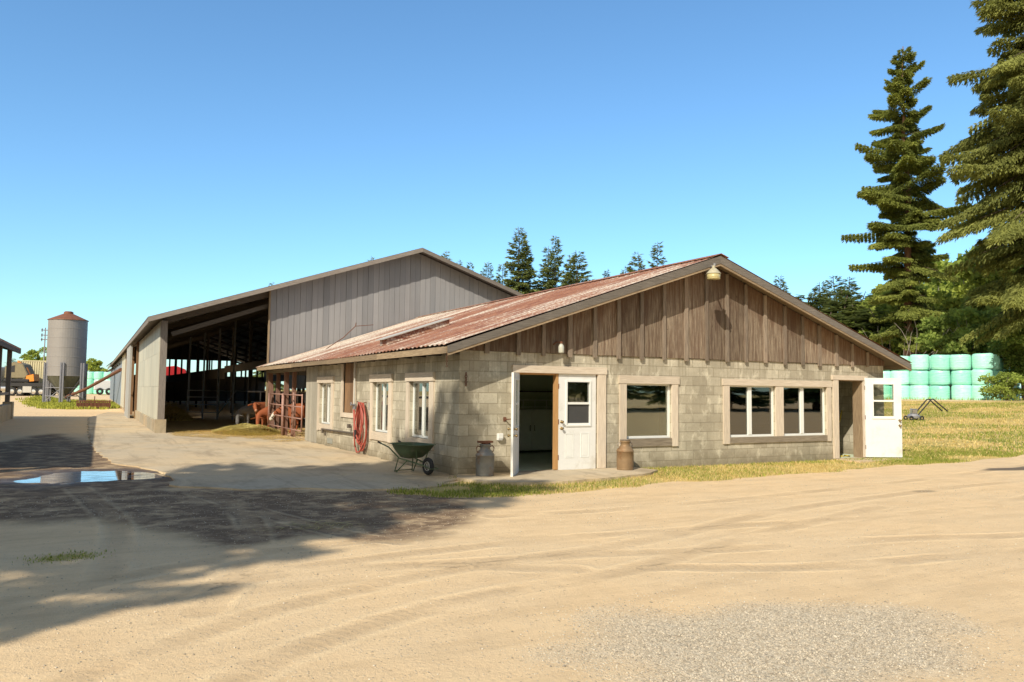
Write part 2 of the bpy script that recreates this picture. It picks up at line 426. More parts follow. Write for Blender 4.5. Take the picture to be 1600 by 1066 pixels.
SKY_MUL = (.86,1.22,1.38,1); SKY_WARM = (1.25,1.02,.72,1); SKY_STR = .15
# ------------------------------------------------------------------ terrain
def ss(t): t = np.clip(t, 0, 1); return t*t*(3-2*t)
def vnoise(x, y, sc, seed):
    r = np.random.default_rng(seed); g = r.random((256, 256))
    x = np.asarray(x, float)/sc + 1000; y = np.asarray(y, float)/sc + 1000
    xi = np.floor(x).astype(int); yi = np.floor(y).astype(int); fx = x-xi; fy = y-yi
    fx = fx*fx*(3-2*fx); fy = fy*fy*(3-2*fy)
    a = g[xi%256, yi%256]; b = g[(xi+1)%256, yi%256]; c = g[xi%256, (yi+1)%256]; d = g[(xi+1)%256, (yi+1)%256]
    return (a*(1-fx)+b*fx)*(1-fy) + (c*(1-fx)+d*fx)*fy
def fbm(x, y, sc, seed, n=4):
    s = 0; a = .5
    for i in range(n): s = s + a*vnoise(x, y, sc/2**i, seed+i); a *= .5
    return s/(1-.5**n)
def macro(x, y):
    x = np.asarray(x, float); y = np.asarray(y, float)
    h = 1.36*ss((x-13.5)/40)*ss((y+32)/20)
    h = np.maximum(h, .55*ss((y-76)/14)*ss((-7.5-x)/2.5))
    h = np.maximum(h, .55*ss((y-100)/20))
    return h
def inpoly(x, y, P):
    r = np.zeros(x.shape, bool); n = len(P); j = n-1
    for i in range(n):
        xi, yi = P[i]; xj, yj = P[j]
        c = ((yi > y) != (yj > y)) & (x < (xj-xi)*(y-yi)/((yj-yi) or 1e-9)+xi)
        r ^= c; j = i
    return r
def polydist(x, y, P, closed=True):
    d = np.full(x.shape, 1e9); s = np.zeros(x.shape); acc = 0
    n = len(P)
    for i in range(n if closed else n-1):
        ax, ay = P[i]; bx, by = P[(i+1) % n]; L = math.hypot(bx-ax, by-ay) or 1e-6
        t = np.clip(((x-ax)*(bx-ax)+(y-ay)*(by-ay))/L**2, 0, 1)
        dd = np.hypot(x-ax-t*(bx-ax), y-ay-t*(by-ay)); k = dd < d
        d = np.where(k, dd, d); s = np.where(k, acc+t*L, s); acc += L
    return d, s
def soft(x, y, P, w=.25, nz=.3, seed=3):
    d, _ = polydist(x, y, P); sd = np.where(inpoly(x, y, P), d, -d)
    sd = sd + nz*(fbm(x, y, 1.1, seed, 5)-.5)*2
    return ss(sd/(2*w)+.5)
TRACKS = [  # wheel tracks pressed in the yard
 [(-5,-6.3),(-2.14,-6.04),(-0.5,-6.12),(1.82,-6.38),(4.02,-6.63),(6.86,-6.32),(12,-5.2)],
 [(-4.6,-6.5),(-1.88,-6.9),(0.16,-7.43),(1.92,-7.65),(3.37,-8.24),(6,-8.6)],
 [(-1.67,-7.63),(-0.32,-8.28),(0.79,-8.47),(2.49,-8.73),(5,-9.6)],
 [(-8,-7.2),(-6.71,-6.48),(-6.07,-6.12),(-5.28,-5.69),(-4.53,-5.39),(-2.5,-5.2)],
 [(-7.5,-8.3),(-6.62,-7.69),(-5.87,-6.99),(-4.86,-6.46),(-3.6,-6.5),(-2.24,-7.45)],
 [(-7,-9.3),(-6.26,-8.54),(-5.54,-7.93),(-4.54,-7.33),(-2.85,-6.85),(-0.96,-6.71),(2,-5.6),(6,-5.0),(11,-4.6)],
 [(-6,-9.6),(-5.49,-8.93),(-4.73,-8.34),(-3.47,-7.85),(-2.08,-7.8),(0,-7.0),(4,-5.9)],
 [(-4.35,-0.9),(-4.31,-2.72),(-4.44,-4.23),(-4.73,-5.64),(-5.4,-7.4)],
 [(-4.6,-0.4),(-4.16,-2.78),(-3.66,-4.6),(-3.2,-5.56)],
 [(-6.22,1.0),(-5.89,-2.0),(-5.77,-3.61),(-6,-6)],
 [(-1.5,-4.4),(1.5,-4.6),(5,-4.2),(9.5,-3.6),(14,-2.6)]]
def chaikin(P, n=3):
    for _ in range(n):
        Q = [P[0]]
        for a, b in zip(P[:-1], P[1:]): Q += [(a[0]*.75+b[0]*.25, a[1]*.75+b[1]*.25), (a[0]*.25+b[0]*.75, a[1]*.25+b[1]*.75)]
        P = Q + [P[-1]]
    return P
TRACKS = [chaikin(t) for t in TRACKS]
APRON = [(-5.75,34),(-5.9,20),(-5.85,10),(-5.6,5.2),(-5.15,4.2),(-4.85,3.0),(-4.75,1.6),(-4.9,.6),(-4.5,.15),(-3.9,-.5),(-3,-.65),(-2.3,-1.2),(-1.5,-1.45),(-.9,-1.25),(-.6,-.75),(-.02,-.35),(-.02,17.1),(-3.2,17.1),(-3.65,17.6),(-3.1,40),(-4.6,44)]
SLAB = [(-.02,-.03),(-.25,-.5),(-.1,-1.05),(.45,-1.62),(1.2,-1.75),(2.1,-1.6),(3.0,-1.35),(3.6,-1.15),(4.1,-.75),(4.0,-.03)]
MUD = [(-8.5,-.5),(-7.2,.6),(-5.35,0.3),(-3.79,-0.5),(-1.4,-1.4),(-1.0,-2.6),(-1.7,-4.2),(-2.58,-5.3),(-3.5,-5.4),(-3.9,-4.6),(-4.79,-5.4),(-5.1,-4.0),(-5.6,-3.0),(-7.6,-2.2)]
MUD2 = [(-8.6,.2),(-4.7,.3),(-4.6,2.4),(-5.2,4.6),(-5.7,12),(-7,18),(-8.8,12),(-9,4)]
GRAVEL = [(-3.95,-9.95),(-3.0,-9.3),(-2.9,-8.95),(-2.24,-8.7),(-1.28,-9.05),(-0.8,-9.65),(-1.0,-10.1),(-1.45,-10.4),(-2.12,-10.6),(-2.5,-11),(-4,-11)]
STRIP = [(-2.0,-1.35),(-1.7,-1.9),(-1.19,-2.6),(0.2,-2.75),(2.47,-2.3),(4.76,-2.15),(7.7,-1.9),(9.97,-1.8),(12.79,-1.5),(16.66,-0.9),(22,.6),(30,4.2),(44,11.5),(60,19),(62,22),(49,19),(46,30),(40,60),(12.3,60),(12.3,0),(0,0),(-.3,-.3),(-.9,-.95),(-1.6,-1.2)]
SILOG = [(-11.3,84),(-9.5,66),(-8.2,55),(-6.8,52),(-5,52.5),(-3.1,56),(-3,76),(-4,92),(-8,94)]
STRAWP = [(-3.3,17.0),(-3.3,15.2),(-1.9,12.4),(-.8,10.6),(-.05,10.9),(0,17),(12,17),(12,30),(-3.3,30)]
PUD = (-6.0, 2.85)
def pud(x, y):
    r = np.hypot((x-PUD[0])/1.35, (y-PUD[1])/1.25) + (fbm(x, y, .8, 77, 4)-.5)*.75
    return ss((1.0-r)/.28)
def micro(x, y):
    near = ss((60-np.hypot(x+6, y+13))/30)
    on_apron = soft(x, y, APRON, .15, .1, 9)
    rough = (fbm(x, y, 1.6, 21, 4)-.5)*.03
    tm = np.full(x.shape, 1.0); arc = np.zeros(x.shape)
    for k, T in enumerate(TRACKS):
        d, s = polydist(x, y, T, False); s = s + k*50
        u = d < tm; tm = np.where(u, d, tm); arc = np.where(u, s, arc)
    mud = np.maximum(soft(x, y, MUD, .3, .55, 5), soft(x, y, MUD2, .3, .4, 6))
    h = near*(rough*(1-on_apron)*(1+.8*mud)) - .045*pud(x, y)
    bld = (ss((x+.35)/.3)*ss((y+.35)/.3)*ss((15-x)/1))
    h = h*(1-bld)
    # straw bedding and grass sit a little higher
    return h, np.where(on_apron > .5, 1.0, tm), arc, mud
def ground_z(x, y):
    x = np.atleast_1d(np.asarray(x, float)); y = np.atleast_1d(np.asarray(y, float))
    return macro(x, y) + micro(x, y)[0]

def axis_pts(parts):
    out = []
    for a, b, st in parts: out += list(np.arange(a, b-1e-6, st))
    return np.array(out)
gx = np.concatenate([[-4000,-1500,-600,-250,-120,-60,-35,-22], axis_pts([(-15,-9,.4),(-9,5,.06),(5,14,.12),(14,30,.4),(30,70,1.2),(70,120,4)]), [130,170,250,600,1500,4000]])
gy = np.concatenate([[-4000,-1500,-600,-250,-120,-60,-35,-22], axis_pts([(-16,-11.2,.4),(-11.2,0,.06),(0,5,.09),(5,20,.25),(20,60,1.0),(60,140,2.5)]), [150,200,300,600,1500,4000]])
GX, GY = np.meshgrid(gx, gy, indexing='ij'); X = GX.ravel(); Y = GY.ravel()
mh, tm, arc, mudm = micro(X, Y)
Z = macro(X, Y) + mh
nx, ny = len(gx), len(gy); idx = np.arange(nx*ny).reshape(nx, ny)
F = np.stack([idx[:-1,:-1], idx[1:,:-1], idx[1:,1:], idx[:-1,1:]], -1).reshape(-1, 4)
g_me = np_mesh('ground', np.stack([X, Y, Z], -1), F)
strip = soft(X, Y, STRIP, .14, .42, 12); sg = soft(X, Y, SILOG, .8, 1.0, 13)
far = ss((np.hypot(X, Y)-170)/60)
far_left = ss((Y-135)/6)*ss((16-X)/4)
grass = np.clip(np.maximum(np.maximum(strip, sg), np.maximum(far, 0)), 0, 1)
weed = ss(1-np.hypot((X+6.3)/.5, (Y+4.9)/.35))*.8
# the gravel road along the top of the lawn
rd, _ = polydist(X, Y, [(46,70),(47.5,30),(49.5,21),(58,19.5),(75,22),(110,30)], False)
grass = grass*(1-ss((2.2-rd)/.8))
attrs = dict(mud=mudm, track=tm, arc=arc, gravel=soft(X, Y, GRAVEL, .7, .9, 15), grass=np.maximum(grass, weed),
    straw=soft(X, Y, STRAWP, .3, .5, 16), wet=np.maximum(ss((1.55-np.hypot((X-PUD[0])/1.55, (Y-PUD[1])/1.25)-(fbm(X,Y,.8,77,4)-.5)*1.3)/.8), np.maximum(
        ss((1-np.hypot((X-12.6)/1.9, (Y+3.3)/.42)-(fbm(X,Y,.9,8)-.5))/.3), ss((1-np.hypot((X-6.35)/.30, (Y+5.05)/.2)-(fbm(X,Y,.5,8)-.5))/.5)*.55)))
for k, v in attrs.items():
    a = g_me.attributes.new(k, 'FLOAT', 'POINT'); a.data.foreach_set('value', v.astype(np.float32))
g_me.polygons.foreach_set('use_smooth', [True]*len(g_me.polygons))

def m_ground():
    t = NT('ground'); o = t.obj()
    n1 = t.noise(o, .5, 5, .6); n2 = t.noise(o, 3.0, 6, .65); n3 = t.noise(o, 28, 5, .7); n4 = t.noise(o, 120, 3, .7)
    st = t.noise(t.obj(.5, 2.6, 1), 1.3, 6, .65, .4)
    dirt = t.mix(n2, (.66,.455,.25), (.92,.685,.41))
    dirt = t.mix(t.math('MULTIPLY', t.step(n1, .40, .62), .5), dirt, (.74,.56,.35))
    dirt = t.mix(t.math('MULTIPLY', t.step(st, .46, .66), .38), dirt, (.54,.38,.215))
    dirt = t.mix(t.math('MULTIPLY', t.step(n3, .56, .74), .30), dirt, (.42,.31,.19))
    dirt = t.mix(t.math('MULTIPLY', t.step(n4, .62, .74), .30), dirt, (.34,.25,.16))
    peb = t.n('ShaderNodeTexVoronoi', {'Vector': o, 'Scale': 38}); pe2 = t.n('ShaderNodeTexVoronoi', {'Vector': o, 'Scale': 85})
    pm = t.step(peb.outputs['Distance'], .30, .16)
    pcol = t.mix(t.n('ShaderNodeSeparateColor', {'Color': peb.outputs['Color']}).outputs[0], (.36,.31,.25), (.85,.76,.62))
    psel = t.step(t.n('ShaderNodeSeparateColor', {'Color': peb.outputs['Color']}).outputs[1], .66, .72)
    spk = t.n('ShaderNodeTexVoronoi', {'Vector': o, 'Scale': 16}); sk_ = t.math('MULTIPLY', t.step(spk.outputs['Distance'], .22, .12), t.step(t.n('ShaderNodeSeparateColor', {'Color': spk.outputs['Color']}).outputs[0], .82, .86))
    dirt = t.mix(t.math('MULTIPLY', sk_, .55), dirt, (.30,.20,.12))
    fl = t.noise(t.obj(1.2,7,1), 4.5, 5, .75, .6); dirt = t.mix(t.math('MULTIPLY', t.step(fl, .56, .68), .35), dirt, (.48,.33,.19))
    pk = t.math('MULTIPLY', pm, t.math('MULTIPLY', psel, t.step(n1, .35, .6)))
    dirt = t.mix(t.math('MULTIPLY', pk, .9), dirt, pcol)
    mud = t.mix(n3, (.10,.058,.03), (.27,.175,.10)); mud = t.mix(t.step(n2, .5, .75), mud, (.38,.27,.165))
    ma = t.math('MULTIPLY', t.attr('mud'), t.step(t.noise(o, 2.2, 6, .7), .25, .52))
    col = t.mix(ma, dirt, mud)
    td = t.math('ADD', t.attr('track'), t.math('MULTIPLY', t.math('SUBTRACT', n2, .5), .09)); arc = t.attr('arc')
    fade = t.step(t.noise(o, .7, 4, .6), .38, .56)
    tr = t.math('MULTIPLY', t.step(td, .14, .06), fade)
    rdg = t.math('MULTIPLY', t.math('MULTIPLY', t.step(td, .13, .17), t.step(td, .24, .19)), fade)
    wv = t.math('SINE', t.math('ADD', t.math('MULTIPLY', arc, 70.0), t.math('MULTIPLY', t.math('ABSOLUTE', td), 22.0))); wk = t.math('MULTIPLY', t.math('MULTIPLY', t.step(wv, -.4, .5), tr), t.step(n3, .35, .6))
    col = t.mix(t.math('MULTIPLY', tr, .40), col, (.47,.33,.19))
    col = t.mix(t.math('MULTIPLY', wk, .12), col, (.30,.20,.11))
    col = t.mix(t.math('MULTIPLY', rdg, .25), col, (.95,.74,.46))
    gr = t.attr('gravel'); gk = t.math('MULTIPLY', t.step(t.math('ADD', gr, t.math('MULTIPLY', t.math('ADD', n3, n2), .5)), .75, 1.45), .8)
    gcol = t.mix(t.n('ShaderNodeSeparateColor', {'Color': pe2.outputs['Color']}).outputs[0], (.40,.35,.27), (.92,.80,.62))
    col = t.mix(gk, col, gcol)
    gs = t.attr('grass')
    gg = t.mix(t.noise(o, .28, 5, .7), (.66,.46,.15), (.80,.60,.24))
    gg = t.mix(t.step(t.noise(o, .6, 5, .7), .48, .62), gg, (.30,.32,.07))
    gg = t.mix(t.step(n3, .4, .8), gg, (.48,.33,.12)); gg = t.mix(t.math('MULTIPLY', n4, .35), gg, (.20,.16,.05))
    col = t.mix(t.step(t.math('ADD', gs, t.math('MULTIPLY', t.math('SUBTRACT', n3, .5), .7)), .35, .6), col, gg)
    sw = t.attr('straw'); stc = t.mix(t.noise(t.obj(1, 4, 1), 14, 5, .7), (.48,.27,.10), (.85,.60,.26))
    col = t.mix(t.step(t.math('ADD', sw, t.math('MULTIPLY', t.math('SUBTRACT', n3, .5), .9)), .3, .7), col, stc)
    wet = t.attr('wet'); col = t.mix(t.math('MULTIPLY', wet, .8), col, (.06,.04,.026))
    rough = t.math('SUBTRACT', .95, t.math('MULTIPLY', wet, .45))
    h = t.math('ADD', t.math('MULTIPLY', n3, .8), t.math('MULTIPLY', n4, .35)); h = t.math('ADD', h, t.math('MULTIPLY', n2, .9))
    h = t.math('ADD', h, t.math('MULTIPLY', pk, .8)); h = t.math('SUBTRACT', h, t.math('MULTIPLY', wk, .18)); h = t.math('SUBTRACT', h, t.math('MULTIPLY', tr, .5)); h = t.math('ADD', h, t.math('MULTIPLY', rdg, .5))
    h = t.math('ADD', h, t.math('MULTIPLY', t.math('MULTIPLY', gk, t.step(pe2.outputs['Distance'], .5, .1)), 1.2))
    h = t.math('ADD', h, t.math('MULTIPLY', ma, t.math('MULTIPLY', t.noise(o, 9, 5, .7), 1.2)))
    return t.set(col, rough, normal=t.bump(h, .8, .020))
M['ground'] = m_ground()
tag(link('ground', g_me, M['ground']), kind='structure')

def subdiv_poly(P, step=.25, jit=.06, seed=1):
    r = random.Random(seed); out = []
    for i in range(len(P)):
        a, b = P[i], P[(i+1)%len(P)]; L = math.hypot(b[0]-a[0], b[1]-a[1]); n = max(1, int(L/step))
        for k in range(n):
            t = k/n; out.append((a[0]+(b[0]-a[0])*t + r.uniform(-jit, jit)*(k > 0), a[1]+(b[1]-a[1])*t + r.uniform(-jit, jit)*(k > 0)))
    return out
mb = MB(); mb.prism(subdiv_poly(APRON, .3, .07), 2, -.05, .022)
tag(link('concrete_pavement', mb, M['concrete']), kind='structure')
mb = MB(); mb.prism(subdiv_poly(SLAB, .25, .03, 2), 2, -.05, .055)
tag(link('door_step', mb, M['concrete']), kind='structure')
# puddle water
t = NT('water'); o_ = t.obj(); murk = t.step(t.noise(t.obj(.8,2.2,1), 2.6, 6, .7, .4), .48, .64)
t.set(t.mix(murk, (.035,.026,.018), (.16,.12,.08)), .5)
gl = t.n('ShaderNodeBsdfGlossy', {'Color': (.80,.80,.82,1), 'Roughness': .02, 'Normal': t.bump(t.noise(o_, 6, 3), .04, .01)}); fr = t.n('ShaderNodeFresnel', {'IOR': 1.4})
k_ = t.math('MULTIPLY', t.math('MINIMUM', t.math('MULTIPLY', fr.outputs[0], 1.35), .92), t.math('SUBTRACT', 1.0, t.math('MULTIPLY', murk, .75)))
mx = t.n('ShaderNodeMixShader', {0: k_, 1: t.b.outputs[0], 2: gl.outputs[0]}); t.t.links.new(mx.outputs[0], t.out.inputs[0])
mb = MB(); mb.prism([(PUD[0]+2.5*math.cos(a*.3927), PUD[1]+2.6*math.sin(a*.3927)) for a in range(16)], 2, -.06, -.018)
tag(link('puddle_water', mb, t.m), kind='structure')

# ------------------------------------------------------------------ milk house
W = 12.12; EX, EZ = -.45, 2.40; RX, RZ = 6.06, 4.62
SL = (RZ-EZ)/(RX-EX)
def roofz(x): return EZ + (x-EX)*SL if x <= RX else RZ - (x-RX)*SL
mh_ = thing('milk_house', 'low grey concrete block building with rusty roof and two white doors standing open', 'building', (0,0,0))
fw = MB()
fw.panel(1, 0, W, 0, 2.37, 0, .2, [(1.25,3.12,0,2.0),(3.85,5.07,.64,1.80),(6.74,8.20,.62,1.80),(8.45,9.95,.62,1.80),(10.36,11.28,0,2.0)])
link('front_wall', fw, M['blocks'], mh_)
sw = MB(); sw.panel(0, .2, 10.05, 0, 2.33, 0, .2, [(1.39,2.52,.62,1.80),(3.80,4.94,.62,1.80),(6.45,7.4,1.0,2.33),(8.55,9.80,.62,1.80)])
link('side_wall', sw, M['blocks_side'], mh_)
bw = MB(); bw.box(.2, W, 11.2, 11.4, 0, 2.35); bw.box(W-.2, W, .2, 11.2, 0, 2.36)
link_each('rear_wall', bw, M['blocks_side'], mh_)
sd = MB(); y = 10.05
while y < 11.39:
    y2 = min(y+.21, 11.4); sd.box(-.012, .19, y+.004, y2-.004, .02, 2.33, grain=True); y = y2
link('board_siding', sd, M['sidingpanel'], mh_)
# interior
it = MB()
it.box(.2, W-.2, .2, 11.2, -.03, .03); it.box(.2, 6.2, 5.0, 5.1, .03, 2.3); it.box(6.2, 6.3, .2, 11.2, .03, 2.3); it.box(9.98, 10.06, .2, 5.0, .03, 2.3); it.box(6.3, W-.2, 5.0, 5.1, .03, 2.3)
link_each('inner_wall', it, M['interior'], mh_)
ce = MB(); ce.box(.2, W-.2, .2, 11.2, 2.31, 2.345); link('ceiling', ce, M['interiordark'], mh_)
# gable boards with battens
bat = [-.02,.55,1.23,1.8,2.42,3.03,3.63,4.23,4.84,5.46,6.05,6.65,7.24,7.86,8.49,9.09,9.68,10.28,10.87,11.45,W+.02]
gb = MB(); gt = MB()
def gz(x): return roofz(x) - .06
for i in range(len(bat)-1):
    a, b = bat[i]+.010, bat[i+1]-.010
    P = [(a, 2.375+random.uniform(-.006,.006)), (b, 2.375+random.uniform(-.006,.006)), (b, max(2.39, gz(b)))]
    if a < RX < b: P.append((RX, gz(RX)))
    P.append((a, max(2.39, gz(a))))
    gb.prism(P, 1, -.03+random.uniform(-.003,.003), .02, off=random.random()*9)
    if 0 < i:
        c = bat[i] + random.uniform(-.01,.01); w = random.uniform(.038,.052); lo = 2.34-random.uniform(0,.035)
        if gz(c) > lo+.1: gt.prism([(c-w, lo), (c+w, lo), (c+w, gz(c)-.02), (c-w, gz(c)-.02)], 1, -.072, -.0335, off=random.random()*9)
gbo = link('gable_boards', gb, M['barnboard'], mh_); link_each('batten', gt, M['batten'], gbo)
dk = MB(); dk.box(.02, W-.02, .021, .1, 2.372, 2.42); link('wall_plate', dk, M['darkwood'], mh_)
# nail dimples of the boards
# roof
def corrugated(x0, z0, x1, z1, ya, yb, step, amp, sheet):
    m = MB(); n = int((yb-ya)/step); nxs = 7; tone = {}
    vs = []
    for i in range(n+1):
        yy = ya + (yb-ya)*i/n; o = amp*(1 if i % 4 in (0,1) else -1)
        for k in range(nxs):
            t = k/(nxs-1); sag = .012*math.sin(t*math.pi)*math.sin(yy*1.7) + .02*math.sin(yy*.55+1)*(1-t)
            vs.append((x0+(x1-x0)*t, yy, z0+(z1-z0)*t + o + sag))
    for i in range(n):
        s = int((ya+(yb-ya)*i/n)/sheet); tn = tone.setdefault(s, random.random())
        tn2 = min(1, max(0, tn + (.12 if i % 4 == 0 else -.05)))
        for k in range(nxs-1):
            m.f.append([i*nxs+k, (i+1)*nxs+k, (i+1)*nxs+k+1, i*nxs+k+1]); m.ax.append(0); m.tone.append(tn2); m.off.append(0)
    m.v = vs; return m
rl = corrugated(EX-.03, EZ+.03, RX, RZ+.03, -.50, 17.15, .055, .012, .85)
ro = link('roof', rl, M['roofrust'], mh_)
rr = corrugated(W+.48, EZ+.03, RX, RZ+.03, -.50, 17.15, .055, .012, .85)
link('roof', rr, M['roofrust'], mh_)
so = MB()   # sarking boards under the sheets
for (xa, xb) in ((EX, RX), (RX, W+.45)):
    za, zb = roofz(xa), roofz(xb)
    so.prism([(xa, za-.035), (xb, zb-.035), (xb, zb+.008), (xa, za+.008)], 1, -.44, 17.1, tone=.4)
link_each('roof_boards', so, M['soffit'], mh_)
rc = MB(); 
for s in (-1, 1): rc.prism([(RX, RZ+.075), (RX+s*.22, RZ+.075-.22*SL), (RX+s*.22, RZ+.062-.22*SL), (RX, RZ+.062)], 1, -.52, 17.1, tone=.2)
link('ridge_cap', rc, M['roofrust'], mh_)
ba = MB()   # barge boards along the gable
for (xa, xb) in ((EX, RX), (W+.45, RX)):
    za, zb = roofz(xa), roofz(xb)
    ba.prism([(xa, za-.115), (xb, zb-.15), (xb, zb+.02), (xa, za+.02)], 1, -.495, -.445, grain_axis=0)
link_each('barge_board', ba, M['barge'], mh_)
bl = MB(); bl.prism([(RX, RZ-.20), (W+.46, EZ-.16), (W+.46, EZ-.112), (RX, RZ-.152)], 1, -.485, -.45, grain_axis=0); bl.prism([(EX, EZ-.16), (RX, RZ-.20), (RX, RZ-.152), (EX, EZ-.117)], 1, -.485, -.45, grain_axis=0)
link_each('barge_trim', bl, M['fascia'], mh_)
fa = MB(); y = -.44
while y < 17.0:
    y2 = min(y + random.uniform(3.2, 4.6), 17.0); d = random.uniform(-.01,.012)
    fa.box(EX-.02, EX+.02, y, y2-.006, EZ-.115+d, EZ+.0, grain=True); fa.box(W+.43, W+.47, y, y2-.006, EZ-.115+d, EZ, grain=True); y = y2
link_each('fascia_board', fa, M['fascia'], mh_)
rf = MB()
for k in range(22):
    yy = .05+k*.8
    if yy < 17: rf.box(EX+.03, 0.0, yy, yy+.045, EZ-.11, EZ-.04, grain=True)
link_each('rafter_tail', rf, M['darkwood'], mh_)

# trims, frames and panes of the openings
def sliding_front(x0, x1, z0, z1, stile, slide):
    """vinyl window set back in the wall, stile = meeting rail position"""
    f = MB(); yb, yf = .10, .05
    w = .05
    f.box(x0, x1, yf, yb, z0, z0+w); f.box(x0, x1, yf, yb, z1-.035, z1)
    f.box(x0, x0+.035, yf, yb, z0+w, z1-.035); f.box(x1-w, x1, yf, yb, z0+w, z1-.035)
    if stile: f.box(stile-.055, stile+.055, yf-.012, yb-.01, z0+w, z1-.035)
    win = link('window', f, M['vinyl'], mh_)
    g = MB(); g.box(x0+.035, x1-w, .07, .076, z0+w, z1-.035)
    link('pane', g, M['glass'], win); return win
def sliding_side(y0, y1, z0, z1, stile):
    f = MB(); xb, xf = .12, .07; w = .045
    f.box(xf, xb, y0, y1, z0, z0+w); f.box(xf, xb, y0, y1, z1-w, z1)
    f.box(xf, xb, y0, y0+w, z0+w, z1-w); f.box(xf, xb, y1-w, y1, z0+w, z1-w)
    if stile: f.box(xf-.015, xb-.01, stile-.026, stile+.026, z0+w, z1-w)
    win = link('window', f, M['vinyl'], mh_)
    g = MB(); g.box(.09, .096, y0+w, y1-w, z0+w, z1-w); link('pane', g, M['glass'], win); return win
w1 = sliding_front(3.85, 5.07, .64, 1.80, None, None)
t1 = MB(); t1.box(3.66, 5.27, -.045, 0, 1.80, 1.97, grain=True); t1.box(3.68, 3.85, -.035, 0, .46, 1.797, grain=True); t1.box(5.07, 5.24, -.035, 0, .46, 1.797, grain=True)
link_each('window_trim', t1, M['trim'], w1)
t2 = MB(); t2.box(3.853, 5.067, -.03, 0, .47, .61, grain=True); t2.box(3.853, 5.067, -.025, .06, .612, .64, grain=True); link_each('sill', t2, M['sill'], w1)
w2 = sliding_front(6.74, 8.20, .62, 1.80, 7.43, 1); w3 = sliding_front(8.45, 9.95, .62, 1.80, 9.15, 1)
t1 = MB(); t1.box(6.54, 10.12, -.045, 0, 1.80, 1.945, grain=True); t1.box(6.56, 6.74, -.035, 0, .475, 1.797, grain=True); t1.box(9.95, 10.09, -.035, 0, .475, 1.797, grain=True); t1.box(8.20, 8.45, -.033, 0, .621, 1.797, grain=True)
link_each('window_trim', t1, M['trim'], w2)
t2 = MB(); t2.box(6.743, 9.947, -.03, 0, .48, .617, grain=True); link_each('sill', t2, M['sill'], w2)
rv = MB()
for a, b in ((3.85,5.07),(6.74,8.20),(8.45,9.95)):
    rv.box(b-.004, b+.03, .11, .42, .6, 1.82); rv.box(a-.03, a+.004, .11, .2, .6, 1.82); rv.box(a, b, .11, .42, .58, .615)
link_each('window_reveal', rv, M['reveal'], mh_)
for a, b, st in ((1.39,2.52,1.93),(3.80,4.94,4.38),(8.55,9.80,9.15)):
    w = sliding_side(a, b, .62, 1.80, st)
    t1 = MB(); t1.box(-.055, 0, a-.24, b+.18, 1.80, 1.98, grain=True); t1.box(-.035, 0, a-.22, a, .42, 1.797, grain=True); t1.box(-.035, 0, b, b+.16, .42, 1.797, grain=True)
    link_each('window_trim', t1, M['trim'], w)
    t2 = MB(); t2.box(-.03, 0, a+.003, b-.003, .43, .60, grain=True); t2.box(-.02, .08, a+.003, b-.003, .602, .62, grain=True); link_each('sill', t2, M['trim'], w)
# boarded opening
bo = MB(); y = 6.45
for k in range(4): bo.box(.03, .055, 6.455+k*.236, 6.455+k*.236+.23, 1.0, 2.33, grain=True)
bw_ = link('boarded_window', bo, M['boarding'], mh_, label='window opening closed with brown boards')
t1 = MB(); t1.box(-.035, .03, 6.32, 6.45, .88, 2.33, grain=True); t1.box(-.035, .03, 7.4, 7.56, .88, 2.33, grain=True); t1.box(-.03, .03, 6.453, 7.397, .88, .997, grain=True)
link_each('window_trim', t1, M['trim'], bw_)
